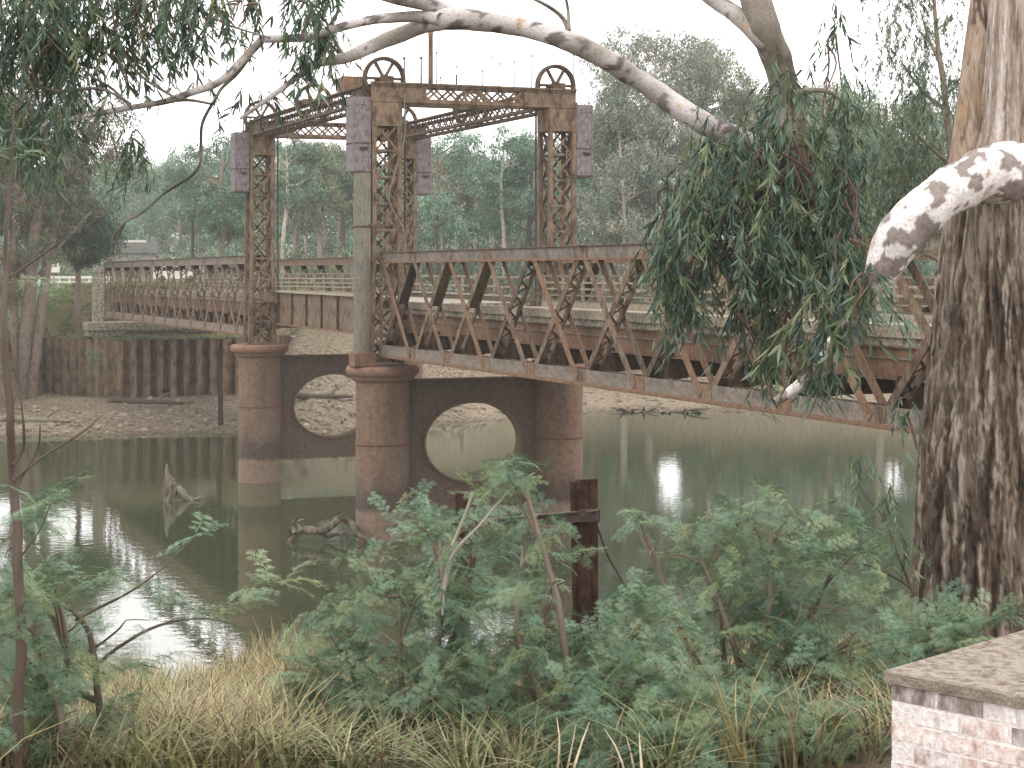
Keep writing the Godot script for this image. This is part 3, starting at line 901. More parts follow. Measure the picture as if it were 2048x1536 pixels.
func driftwood() -> void:
	var grey := Color(1.1, 1.0, 0.88)
	var a := thing("driftwood", "pale pointed snag standing out of the river before the sheet piles", "driftwood", P(350, 1000, 79))
	var m := MB.new()
	var rough := func(p: Vector3, r: float) -> float: return r * (0.55 * fn2.get_noise_3d(p.x * 260.0, p.y * 45.0, p.z * 260.0) + 0.35 * fn.get_noise_3d(p.x * 120.0, p.y * 120.0, p.z * 120.0))
	var worn := func(p: Vector3) -> Color:
		var q := fn2.get_noise_3d(p.x * 300.0, p.y * 60.0, p.z * 300.0)
		return Color(0.5, 0.44, 0.38).lerp(grey, clampf(0.55 + 1.6 * q, 0, 1))
	bough(m, PackedVector3Array([Vector3(0.2, -0.6, 0), Vector3(0.0, 0.1, 0), Vector3(-0.22, 0.75, 0), Vector3(-0.34, 1.2, 0.05), Vector3(-0.34, 1.62, 0.05)]), PackedFloat32Array([0.55, 0.45, 0.24, 0.12, 0.03]), 0.04, 40, rough, worn)
	obj("stump", m.mesh(), M.timber, a)
	var m2 := MB.new()
	limb(m2, PackedVector3Array([Vector3(-0.1, 0.55, 0.1), Vector3(0.35, 0.3, 0.15), Vector3(0.8, 0.06, 0.1), Vector3(1.25, 0.16, 0.0)]), PackedFloat32Array([0.2, 0.17, 0.1, 0.03]), 0.12, 8, 1.2, grey)
	limb(m2, PackedVector3Array([Vector3(0.5, 0.2, 0.1), Vector3(0.85, -0.1, 0.3)]), PackedFloat32Array([0.1, 0.05]), 0.12, 7, 1.2, grey)
	obj("root", m2.mesh(), M.timber, a)
	var b := thing("driftwood", "forked grey driftwood branch lying in the water against the pier drum", "driftwood", P(660, 1078, 67))
	var dd := 67.0
	var o := P(660, 1078, dd)
	var pieces := [
		[[575, 1088, 0.05], [600, 1062, 0.12], [640, 1062, 0.15], [665, 1052, 0.14], [683, 1030, 0.13]],
		[[678, 1028, 0.13], [698, 1045, 0.15], [722, 1072, 0.13], [752, 1084, 0.06]],
		[[590, 1068, 0.09], [586, 1050, 0.06], [592, 1036, 0.03]],
		[[604, 1062, 0.08], [597, 1045, 0.06], [610, 1038, 0.03]],
		[[640, 1060, 0.1], [655, 1072, 0.1], [690, 1066, 0.08], [700, 1088, 0.05]],
		[[578, 1062, 0.05], [585, 1078, 0.05], [596, 1096, 0.03]]]
	for pc in pieces:
		var mb := MB.new()
		var pp := PackedVector3Array()
		var rr := PackedFloat32Array()
		for k in pc.size():
			pp.append(P(pc[k][0], pc[k][1], dd + 0.25 * sin(k * 2.0)) - o)
			rr.append(pc[k][2])
		bough(mb, pp, rr, 0.03, 22, rough, worn)
		obj("branch", mb.mesh(), M.timber, b)
	var c := thing("driftwood", "tangle of dark dead branches stranded on the pale beach under the near truss", "driftwood", P(1320, 826, 125.5))
	var oc := P(1320, 826, 125.5)
	for k in 16:
		var mb := MB.new()
		var px := rf(1240, 1400)
		var up := rf(2, 30) * (1.0 - absf(px - 1320) / 110.0) + 2.0
		var p0 := P(px, 826, 125.5 + rf(-1, 2)) - oc
		var p2 := P(px + rf(-60, 60), 826 - up, 125.5 + rf(-1, 2)) - oc
		limb(mb, PackedVector3Array([p0, p0.lerp(p2, 0.5) + Vector3(0, rf(-0.08, 0.12), rf(-0.3, 0.3)), p2]), PackedFloat32Array([rf(0.06, 0.2), 0.08, 0.02]), 0.3, 7, 0.8, Color(0.5, 0.42, 0.36) if k % 4 else grey)
		obj("branch", mb.mesh(), M.timber, c)
	var spots := [[70, 862, 113, 2.4, 0.2, "pale fallen log lying on the sand below the sheet pile corner"], [290, 806, 121, 2.6, 0.1, "dark log lying along the foot of the sheet piles"], [640, 790, 116, 2.2, -0.35, "dark log lying across the bank seen through the pier's oval opening"], [1480, 829, 125, 3.2, 0.1, "long thin pale log at the water's edge beyond the truss"]]
	for s in spots:
		var p := P(s[0], s[1], s[2])
		p.y = land(p.x, s[2]) + 0.12
		var l := thing("fallen_log", s[5], "log", p)
		var mb := MB.new()
		var dir: Vector3 = Vector3(cos(s[4]), -0.02, sin(s[4])) * float(s[3])
		limb(mb, PackedVector3Array([-dir, Vector3(0, 0.06, 0), dir]), PackedFloat32Array([0.22, 0.19, 0.09]), 0.3, 9, 0.9, grey if s[0] == 70 or s[0] == 1480 else Color(0.5, 0.43, 0.37))
		obj("log", mb.mesh(), M.timber, l)
		var mc := MB.new()
		limb(mc, PackedVector3Array([dir * 0.3, dir * 0.5 + Vector3(0, 0.5, 0.1), dir * 0.8 + Vector3(0, 0.8, 0.2)]), PackedFloat32Array([0.09, 0.06, 0.02]), 0.2, 7, 0.9, grey)
		obj("stub_branch", mc.mesh(), M.timber, l)
	# leaf litter, stones and sticks on the far bank
	var st := MB.new()
	st.bar(Vector3(-0.5, 0, 0), Vector3(0.5, 0.03, 0.05), 0.05, 0.05)
	var sm := st.mesh()
	var rk := MB.new()
	rk.lathe(Vector3.ZERO, PackedVector2Array([Vector2(0.2, -0.1), Vector2(0.24, 0.02), Vector2(0.15, 0.13), Vector2(0.0, 0.16)]), 7, PackedColorArray())
	var rm := rk.mesh()
	var ws: Array[Transform3D] = []
	var wt := PackedColorArray()
	var rs: Array[Transform3D] = []
	var rt := PackedColorArray()
	for k in 1700:
		var x := rf(-44, 22)
		var s := absf(rng.randfn(0.0, 9.0))
		if x > -3.0 and rng.randf() < 0.75: continue
		var d := line(x, FAR_EDGE) + s + 0.3
		var p := Vector3(x, land(x, d), -d)
		if k % 2:
			ws.append(Transform3D(Basis.from_euler(Vector3(rf(-0.2, 0.2), rf(0, TAU), rf(-0.25, 0.25))).scaled_local(Vector3(rf(0.2, 1.3), rf(0.4, 1.1), rf(0.4, 1.1))), p + Vector3(0, 0.03, 0)))
			wt.append(Color(0.12, 0.095, 0.075).lerp(Color(0.3, 0.25, 0.2), rng.randf()))
		else:
			rs.append(Transform3D(Basis.from_euler(Vector3(0, rf(0, TAU), 0)).scaled_local(Vector3(rf(0.4, 1.6), rf(0.4, 1.2), rf(0.4, 1.6))), p))
			rt.append(Color(0.22, 0.18, 0.14).lerp(Color(0.46, 0.4, 0.32), rng.randf()) * rf(0.7, 1.1))
	tag(copies("stick_litter", sm, M.far_leaf, ws, wt, self, "stuff"), "dead sticks strewn over the far sandy bank", "litter")
	tag(copies("bank_rubble", rm, M.ground, rs, rt, self, "stuff"), "broken stones strewn over the far sandy bank", "rubble")

func painted_block() -> void:
	var o := thing("brick_block", "low whitewashed brick block with a worn concrete slab on top at the gum's foot", "brick block", Vector3(1.694, 0.0, -8.0), -0.7812)
	var top := 8.585
	bx("core", Vector3(0.78, top - 0.656, -0.78), Vector3(1.548, 1.2, 1.548), M.mortar, o)
	var slab := MB.new()
	var prof := [[0.0, -0.055], [0.0, -0.008], [0.008, 0.0]]
	for s in prof.size() - 1:                                  # the slab's worn arris
		var a: Array = prof[s]
		var b: Array = prof[s + 1]
		var lo := -0.02 + float(a[0])
		var lo1 := -0.02 + float(b[0])
		var hi := 1.6 - float(a[0])
		var hi1 := 1.6 - float(b[0])
		var ya := top + float(a[1])
		var yb := top + float(b[1])
		slab.quad(Vector3(lo, ya, -lo), Vector3(hi, ya, -lo), Vector3(hi1, yb, -lo1), Vector3(lo1, yb, -lo1))
		slab.quad(Vector3(lo, ya, -hi), Vector3(lo, ya, -lo), Vector3(lo1, yb, -lo1), Vector3(lo1, yb, -hi1))
		slab.quad(Vector3(hi, ya, -lo), Vector3(hi, ya, -hi), Vector3(hi1, yb, -hi1), Vector3(hi1, yb, -lo1))
		slab.quad(Vector3(hi, ya, -hi), Vector3(lo, ya, -hi), Vector3(lo1, yb, -hi1), Vector3(hi1, yb, -lo1 - 1.56))
	var n := 24
	var e0 := -0.012
	var e1 := 1.592
	for j in n:
		for k in n:
			var x0 := lerpf(e0, e1, float(j) / n)
			var x1 := lerpf(e0, e1, float(j + 1) / n)
			var z0 := -lerpf(e0, e1, float(k) / n)
			var z1 := -lerpf(e0, e1, float(k + 1) / n)
			var h := func(xx: float, zz: float) -> float: return top + (fn2.get_noise_2d(xx * 300.0, zz * 300.0) * 0.006 if xx > 0.05 and zz < -0.05 and xx < 1.5 and zz > -1.5 else 0.0)
			slab.quad(Vector3(x0, h.call(x0, z0), z0), Vector3(x1, h.call(x1, z0), z0), Vector3(x1, h.call(x1, z1), z1), Vector3(x0, h.call(x0, z1), z1))
	obj("slab", slab.mesh(), M.slab, o)
	# bricks of three looks, each a part
	var shapes := []
	for k in 4:
		var b := MB.new()
		var s := Vector3(0.228 + rf(-0.003, 0.002), 0.076 + rf(-0.002, 0.002), 0.05)
		var e := 0.006
		b.box(Vector3.ZERO, Vector3(s.x - e, s.y - e, s.z))
		b.box(Vector3(0, 0, -e / 2.0), Vector3(s.x, s.y - 2.0 * e, s.z - e))
		b.box(Vector3(0, 0, -e / 2.0 - 0.0004), Vector3(s.x - 2.0 * e, s.y, s.z - e))
		shapes.append(b.mesh())
	for face in 2:
		for r in 13:
			for c in 7:
				var u := 0.114 + c * 0.238 - (0.119 if r % 2 else 0.0)
				if u < 0.0: continue
				var y := top - 0.098 - r * 0.086
				var proud := rf(-0.002, 0.003)
				var k := 0 if rng.randf() < 0.6 else 1
				if r < 2 and rng.randf() < 0.5 - r * 0.3: k = 2
				var br_ := obj("brick", shapes[rng.randi() % 4], M.brick[k], o)
				if face == 0: br_.transform = Transform3D(Basis.from_euler(Vector3(rf(-0.01, 0.01), rf(-0.01, 0.01), rf(-0.006, 0.006))), Vector3(u + 0.001, y, -0.0275 + proud))
				else: br_.transform = Transform3D(Basis(Vector3(0, 0, 1), Vector3.UP, Vector3(-1, 0, 0)), Vector3(0.026 - proud, y, -u - 0.06))
	# twigs and leaves fallen on the slab
	var m := MB.new()
	for k in 70:
		var p := Vector3(rf(0.05, 1.4), top + 0.012, -rf(0.05, 1.4))
		var a := rf(0, TAU)
		var d := Vector3(cos(a), 0, sin(a))
		if k % 3: m.bar(p, p + d * rf(0.02, 0.09), 0.003, 0.003, Vector3.UP, Color(0.12, 0.09, 0.06))
		else:
			var s := d.cross(Vector3.UP) * 0.009
			m.quad(p - s, p + d * 0.04 - s * 0.6, p + d * 0.09, p + s, Color(0.2, 0.13, 0.07))
	obj("leaf_litter", m.mesh(), M.reed, o).set_meta("kind", "stuff")

func iron_frame() -> void:
	var d := 17.0
	var o := P(1172, 1500, d)
	o.y = land(o.x, d) - 0.1
	var t := thing("iron_post_frame", "rusted iron post frame with a bolted crossbar standing among the wattles", "post frame", o)
	var m := MB.new()
	var top := P(1172, 958, d) - o
	m.bar(Vector3(0.02, 0, 0), top + Vector3(-0.035, 0, 0), 0.07, 0.11, Vector3.RIGHT)
	m.bar(Vector3(0.045, 0, 0), top + Vector3(0.03, 0, 0), 0.02, 0.16, Vector3.RIGHT)
	m.bar(Vector3(-0.02, 0, 0), top + Vector3(-0.075, -0.02, 0), 0.02, 0.16, Vector3.RIGHT)
	obj("post", m.mesh(), M.old_iron, t)
	var p2 := P(925, 1040, d + 0.9) - o
	var m2 := MB.new()
	m2.bar(Vector3(p2.x + 0.01, land(o.x + p2.x, d + 0.9) - o.y, p2.z), p2 + Vector3(0, 0.28, 0), 0.14, 0.14, Vector3.RIGHT)
	obj("post", m2.mesh(), M.old_iron, t)
	var a := P(1195, 1027, d - 0.05) - o
	var b := P(905, 1052, d + 0.85) - o
	br("crossbar", a + Vector3(0, 0, 0.12), b + Vector3(0, 0, 0.12), 0.05, 0.095, M.wire, t)
	br("crossbar_flange", a + Vector3(0, 0.05, 0.12), b + Vector3(0, 0.05, 0.12), 0.11, 0.015, M.rust_dark, t)
	bx("clamp_plate", P(1178, 1027, d) - o + Vector3(0, 0, 0.15), Vector3(0.2, 0.12, 0.02), M.wire, t)
	for s in [-0.06, 0.06]:
		bx("bolt", P(1178, 1027, d) - o + Vector3(s, 0.0, 0.17), Vector3(0.03, 0.03, 0.03), M.wire, t)
	var w := MB.new()
	w.tube(PackedVector3Array([P(1190, 1040, d) - o, P(1215, 1110, d + 0.1) - o, P(1260, 1190, d + 0.2) - o, P(1330, 1290, d) - o]), PackedFloat32Array([0.012, 0.012, 0.012, 0.012]), 6)
	w.tube(PackedVector3Array([P(1150, 1045, d) - o, P(1149, 1180, d) - o, P(1138, 1320, d) - o]), PackedFloat32Array([0.011, 0.011, 0.011]), 6)
	obj("loose_wire", w.mesh(), M.wire, t)

func roadside() -> void:
	# white rail fence, sign, pole and house beyond the abutment
	var o := P(140, 592, 152)
	o.y = land(o.x, 152)
	var f := thing("rail_fence", "white two rail roadside fence on the grassy bank beyond the abutment", "fence", o)
	for k in 8:
		bx("fence_post", Vector3(-2.6 + k * 0.85, 0.5, 0), Vector3(0.14, 1.05, 0.14), M.white, f)
	for k in 2:
		bx("fence_rail", Vector3(0.4, 0.5 + k * 0.42, 0.1), Vector3(6.4, 0.2 if k == 1 else 0.14, 0.05), M.white, f)
	var q := P(108, 580, 150)
	q.y = land(q.x, 150)
	var s := thing("road_sign", "small white road sign on a post beside the rail fence", "sign", q)
	bx("sign_post", Vector3(0, 0.9, -0.04), Vector3(0.08, 1.9, 0.06), M.timber, s)
	bx("sign_board", Vector3(0, 2.0, 0), Vector3(0.95, 1.35, 0.04), M.white, s)
	bx("sign_mark", Vector3(0.05, 2.15, 0.024), Vector3(0.34, 0.1, 0.01), M.wire, s)
	bx("sign_mark", Vector3(0.18, 2.0, 0.024), Vector3(0.09, 0.4, 0.01), M.wire, s)
	bx("sign_mark", Vector3(0.05, 1.85, 0.024), Vector3(0.34, 0.09, 0.01), M.wire, s)
	for e in [[385, 418, 175, 0.17, "dark timber power pole beyond the long truss", M.wire], [222, 486, 158, 0.14, "pale slender pole behind the abutment pillar", M.pale]]:
		var b := P(e[0], 560, e[2])
		b.y = land(b.x, e[2])
		var pl := thing("utility_pole", e[4], "pole", b)
		var top := P(e[0], e[1], e[2]) - b
		var m := MB.new()
		m.tube(PackedVector3Array([Vector3.ZERO, top]), PackedFloat32Array([e[3], e[3] * 0.75]), 9)
		obj("shaft", m.mesh(), e[5], pl)
		bx("crossarm", top - Vector3(0, 0.5, 0), Vector3(1.6, 0.12, 0.12), e[5], pl)
	var hb := P(262, 560, 205)
	hb.y = land(hb.x, 205)
	var h := thing("cottage", "grey cottage with a pale roof edge among the trees beyond the bridge", "house", hb, 0.25)
	h.scale = Vector3.ONE * 0.62
	bx("wall", Vector3(0, 2.4, 0), Vector3(8.5, 4.8, 6.0), M.cottage, h)
	bx("fascia", Vector3(0, 6.9, 3.3), Vector3(5.2, 0.4, 0.15), M.white, h)
	var r := MB.new()
	for sg in [-1.0, 1.0]:
		r.quad(Vector3(-4.8, 4.7, sg * 3.4) if sg > 0 else Vector3(4.8, 4.7, sg * 3.4), Vector3(4.8, 4.7, sg * 3.4) if sg > 0 else Vector3(-4.8, 4.7, sg * 3.4), Vector3(4.8, 6.9, 0) if sg > 0 else Vector3(-4.8, 6.9, 0), Vector3(-4.8, 6.9, 0) if sg > 0 else Vector3(4.8, 6.9, 0))
	r.tri(Vector3(4.3, 4.7, 3.0), Vector3(4.3, 4.7, -3.0), Vector3(4.3, 6.7, 0))
	r.tri(Vector3(-4.3, 4.7, -3.0), Vector3(-4.3, 4.7, 3.0), Vector3(-4.3, 6.7, 0))
	obj("roof", r.mesh(), M.cottage_roof, h)
	for wx in [-2.4, 2.0]:
		bx("window", Vector3(wx, 2.6, 3.02), Vector3(1.2, 1.3, 0.06), M.glass, h)
	bx("door", Vector3(0, 1.1, 3.02), Vector3(0.9, 2.1, 0.06), M.wire, h)
	var cb := P(352, 572, 168)
	cb.y = land(cb.x, 168)
	var c := thing("parked_car", "white car standing on the road, seen through the lattice of the long truss", "car", cb, 0.2)
	var body := MB.new()
	var side := [Vector2(-2.1, 0.35), Vector2(2.1, 0.35), Vector2(2.15, 0.8), Vector2(1.95, 0.98), Vector2(1.1, 1.02), Vector2(-1.7, 1.02), Vector2(-2.1, 0.95)]
	prism(body, side, 0.82)
	obj("body", body.mesh(), M.white, c)
	var cab := MB.new()
	prism(cab, [Vector2(-1.6, 1.0), Vector2(0.95, 1.0), Vector2(0.35, 1.5), Vector2(-1.25, 1.5)], 0.72)
	obj("cabin", cab.mesh(), M.white, c)
	for sg in [-1.0, 1.0]:
		for wx in [-1.3, 1.35]:
			var wm := MB.new()
			wm.lathe(Vector3(wx, 0.33, sg * 0.72), PackedVector2Array([Vector2(0, -0.1), Vector2(0.33, -0.1), Vector2(0.33, 0.1), Vector2(0, 0.1)]), 16, PackedColorArray(), Basis(Vector3.RIGHT, PI / 2.0))
			obj("wheel", wm.mesh(), M.wire, c)
		for wx in [-0.85, 0.1]:
			bx("window", Vector3(wx, 1.26, sg * 0.73), Vector3(0.8, 0.36, 0.02), M.glass, c)

func prism(m: MB, poly: Array, half: float) -> void:     # a side outline (counter-clockwise) given width along z
	var n := poly.size()
	for k in n:
		var a: Vector2 = poly[k]
		var b: Vector2 = poly[(k + 1) % n]
		m.quad(Vector3(a.x, a.y, half), Vector3(a.x, a.y, -half), Vector3(b.x, b.y, -half), Vector3(b.x, b.y, half))
		if k > 0 and k < n - 1:
			var z: Vector2 = poly[0]
			m.tri(Vector3(z.x, z.y, half), Vector3(a.x, a.y, half), Vector3(b.x, b.y, half))
			m.tri(Vector3(z.x, z.y, -half), Vector3(b.x, b.y, -half), Vector3(a.x, a.y, -half))


# ---------------------------------------------------------------- trees and plants

const GUM := [Color(0.0701, 0.1136, 0.0801), Color(0.09356, 0.1515, 0.1036), Color(0.1326, 0.1969, 0.1382), Color(0.09356, 0.1288, 0.0621), Color(0.156, 0.1817, 0.09668), Color(0.05464, 0.09088, 0.06906)]
const TEAL := [Color(0.1436, 0.2516, 0.1788), Color(0.1916, 0.3054, 0.2113), Color(0.1342, 0.2246, 0.1381), Color(0.23, 0.3234, 0.2438), Color(0.1055, 0.1796, 0.1219)]
const OLIVE := [Color(0.198, 0.231, 0.132), Color(0.2475, 0.2722, 0.165), Color(0.165, 0.198, 0.1155), Color(0.2805, 0.2805, 0.198), Color(0.1403, 0.1815, 0.1155)]
const GREY := [Color(0.2475, 0.2805, 0.2145), Color(0.3135, 0.33, 0.264), Color(0.198, 0.2475, 0.1815), Color(0.33, 0.3135, 0.2475)]
const DARK := [Color(0.039, 0.0715, 0.052), Color(0.0585, 0.0975, 0.065), Color(0.0715, 0.1105, 0.065), Color(0.039, 0.0585, 0.039)]
const BROWNGREEN := [Color(0.09, 0.12, 0.0675), Color(0.135, 0.15, 0.0825), Color(0.165, 0.15, 0.09), Color(0.075, 0.1125, 0.075), Color(0.195, 0.15, 0.0975)]
const WATTLE := [Color(0.1365, 0.2318, 0.1495), Color(0.157, 0.2576, 0.1661), Color(0.1365, 0.2126, 0.1108), Color(0.1775, 0.219, 0.09969), Color(0.1161, 0.1867, 0.1219), Color(0.1912, 0.2447, 0.144)]

var spray_gum: Array = []
var clump_far: Array = []
var spray_wattle: Array = []

func pick(pal: Array) -> Color:
	var c: Color = pal[rng.randi() % pal.size()]
	var k := rf(0.75, 1.25)
	return Color(c.r * k, c.g * k, c.b * k)

func blade(m: MB, at: Vector3, dir: Vector3, side: Vector3, length: float, width: float, bend: Vector3, col: Color) -> void:   # one lance-shaped leaf
	var a := at + dir * length * 0.32 + bend * 0.12
	var b := at + dir * length * 0.66 + bend * 0.45
	var t := at + dir * length + bend
	var s := side * width * 0.5
	var k := m.v.size()
	var nn := side.cross(dir).normalized()
	m.v.append_array([at, a - s, a + s, b - s * 0.8, b + s * 0.8, t])
	for q in 6:
		m.n.append(nn)
		m.c.append(col)
	m.i.append_array([k, k + 1, k + 2, k + 1, k + 3, k + 2, k + 2, k + 3, k + 4, k + 3, k + 5, k + 4])

func make_sprays() -> void:
	for s in 4:                                           # hanging twigs with long gum leaves
		var m := MB.new()
		var pts := PackedVector3Array()
		for k in 6:
			var t := k / 5.0
			pts.append(Vector3(0.16 * t * (1.0 - 0.4 * t), -0.42 * t * t - 0.03 * t, rf(-0.02, 0.02)))
		m.tube(pts, PackedFloat32Array([0.006, 0.005, 0.0045, 0.004, 0.003, 0.002]), 4, Color(1.7, 1.0, 0.9))
		for k in 15:
			var t := rf(0.12, 1.0)
			var at := pts[mini(int(t * 5.0), 4)].lerp(pts[mini(int(t * 5.0) + 1, 5)], fmod(t * 5.0, 1.0))
			var a := rf(0, TAU)
			var dir := (Vector3(cos(a), 0, sin(a)) * rf(0.15, 0.75) + Vector3.DOWN).normalized()
			var side := dir.cross(Vector3(rf(-1, 1), rf(-0.3, 0.3), rf(-1, 1))).normalized()
			var g := rf(0.7, 1.35)
			var c := Color(g, g, g)
			if rng.randf() < 0.08: c = Color(2.4, 1.7, 0.9)
			blade(m, at, dir, side, rf(0.1, 0.16), rf(0.015, 0.024), Vector3(rf(-0.03, 0.03), 0, rf(-0.03, 0.03)), c)
		spray_gum.append(m.mesh())
	for s in 4:                                           # leaf clumps of trees across the river
		var m := MB.new()
		for k in 30:
			var p := Vector3(rng.randfn(0, 1), rng.randfn(0, 0.8), rng.randfn(0, 1)).normalized() * 0.62 * pow(rng.randf(), 0.45)
			var a := rf(0, TAU)
			var dir := (Vector3(cos(a), 0, sin(a)) * rf(0.2, 0.9) + Vector3.DOWN * 0.8).normalized()
			var side := dir.cross(Vector3(rf(-1, 1), rf(-0.5, 0.5), rf(-1, 1))).normalized()
			var g := rf(0.65, 1.4)
			blade(m, p, dir, side, rf(0.2, 0.34), rf(0.06, 0.1), Vector3.ZERO, Color(g, g, g))
		clump_far.append(m.mesh())
	for s in 3:                                           # feathery wattle twigs
		var m := MB.new()
		var tw := PackedVector3Array([Vector3.ZERO, Vector3(0.1, 0.03, 0.01), Vector3(0.2, 0.04, -0.01), Vector3(0.29, 0.02, 0.01)])
		m.tube(tw, PackedFloat32Array([0.003, 0.0025, 0.002, 0.0012]), 4, Color(1.5, 1.0, 0.8))
		for k in 10:
			var t := 0.06 + k / 10.0 * 0.94
			var at := tw[mini(int(t * 3.0), 2)].lerp(tw[mini(int(t * 3.0) + 1, 3)], fmod(t * 3.0, 1.0))
			var sg := 1.0 if k % 2 else -1.0
			var d := (Vector3(0.75, rf(-0.15, 0.35), sg * rf(0.6, 1.0))).normalized()
			var l := rf(0.06, 0.1)
			var sd := d.cross(Vector3.UP).normalized()
			var nrm := sd.cross(d).normalized()
			var g := rf(0.75, 1.3)
			for j in 11:
				var q := at + d * l * (0.12 + j / 11.0 * 0.88) - Vector3(0, 0.02 * pow(j / 11.0, 2.0), 0)
				for e in [-1.0, 1.0]:
					var pd: Vector3 = (sd * e + d * 0.55 + nrm * rf(-0.5, 0.4)).normalized()
					var wd := d * 0.0016
					var ln := (0.03 * sin(PI * (0.2 + 0.7 * j / 11.0)) + 0.004) * rf(0.7, 1.15)
					m.quad(q - wd, q + wd, q + pd * ln + wd * 0.6, q + pd * ln - wd * 0.6, Color(g, g, g))
		spray_wattle.append(m.mesh())

func random_in(r: Vector3) -> Vector3:
	var p := Vector3(rng.randfn(0, 1), rng.randfn(0, 1), rng.randfn(0, 1)).normalized() * pow(rng.randf(), 0.42)
	return p * r

func clustered(c: Vector3, r: Vector3, n: int, each: float, out_: PackedVector3Array) -> void:   # points in loose bunches, not an even cloud
	var m := maxi(1, int(n / each))
	for k in m:
		var q := c + random_in(r * 1.08)
		var w := rf(0.14, 0.34)
		for j in int(each * rf(0.5, 1.5)):
			out_.append(q + Vector3(rng.randfn(0, w) * r.x, rng.randfn(0, w) * r.y, rng.randfn(0, w) * r.z))

func leaves(called: String, parent: Node3D, at: PackedVector3Array, meshes: Array, mat: Material, pal: Array, size: Vector2, tilt: float) -> void:   # copies of sprays at those places, one part per spray shape
	for s in meshes.size():
		var w: Array[Transform3D] = []
		var c := PackedColorArray()
		for k in range(s, at.size(), meshes.size()):
			var b := Basis.from_euler(Vector3(rf(-tilt, tilt), rf(0, TAU), rf(-tilt, tilt))).scaled(Vector3.ONE * rf(size.x, size.y))
			w.append(Transform3D(b, at[k]))
			c.append(pick(pal))
		if w.size():
			copies(called, meshes[s], mat, w, c, parent)

# a gum across the river: trunk with forks, then a crown of leaf clumps about the limbs' ends
func far_gum(label: String, group: String, base: Vector3, height: float, lean: float, bare: float, spread: float, puffs: int, dense: float, pal: Array, bark: Color, thick: float, called := "gum_tree") -> Node3D:
	var o := thing(called, label, "tree", base, 0.0, group)
	var m := MB.new()
	var ends := PackedVector3Array()
	var tip := Vector3(lean * height, height * 0.93, rf(-1, 1))
	var tr := PackedVector3Array([Vector3(0, -0.5, 0), Vector3(lean * height * 0.2 + rf(-0.2, 0.2), height * 0.3, 0), Vector3(lean * height * 0.55 + rf(-0.4, 0.4), height * 0.6, rf(-0.5, 0.5)), tip])
	limb(m, tr, PackedFloat32Array([thick * 1.25, thick, thick * 0.7, thick * 0.2]), 1.2, 8, 0.5, bark * 0.85, bark)
	ends.append(tip)
	for k in puffs:
		var t := lerpf(bare, 0.92, (k + rf(0.0, 0.9)) / puffs)
		var from := Vector3(lean * height * t, height * t, 0)
		if t < 0.6: from = tr[1].lerp(tr[2], clampf((t - 0.3) / 0.3, 0.0, 1.0))
		else: from = tr[2].lerp(tr[3], (t - 0.6) / 0.4)
		var a := rf(0, TAU)
		var reach := spread * (0.45 + 0.6 * sin(PI * clampf((t - bare) / (1.02 - bare), 0.05, 0.95))) * rf(0.6, 1.1)
		var to := from + Vector3(cos(a) * reach, rf(0.4, 1.4) * spread * 0.35, sin(a) * reach)
		limb(m, PackedVector3Array([from, from.lerp(to, 0.5) + Vector3(0, rf(-0.3, 0.5), 0), to]), PackedFloat32Array([thick * 0.45 * (1.1 - t * 0.5), thick * 0.25, thick * 0.08]), 0.9, 6, 0.6, bark, bark * 0.9)
		ends.append(to)
	obj("trunk", m.mesh(), M.far_bark, o)
	var shade_ := rf(0.72, 1.25)
	var pts := PackedVector3Array()
	for e in ends:
		var r := spread * rf(0.36, 0.6)
		var n := int(dense * r * r * 11.5)
		for k in n:
			pts.append(e + random_in(Vector3(r, r * 0.72, r)) + Vector3(0, -0.2 * r, 0))
	leaves("crown", o, pts, [clump_far[rng.randi() % 4]], M.far_leaf, pal.map(func(q): return q * shade_), Vector2(0.7, 1.25), 0.8)
	return o

func stand(px: float, d: float) -> Vector3:
	var x := (px - 1024.0) / F * d
	return Vector3(x, land(x, d), -d)

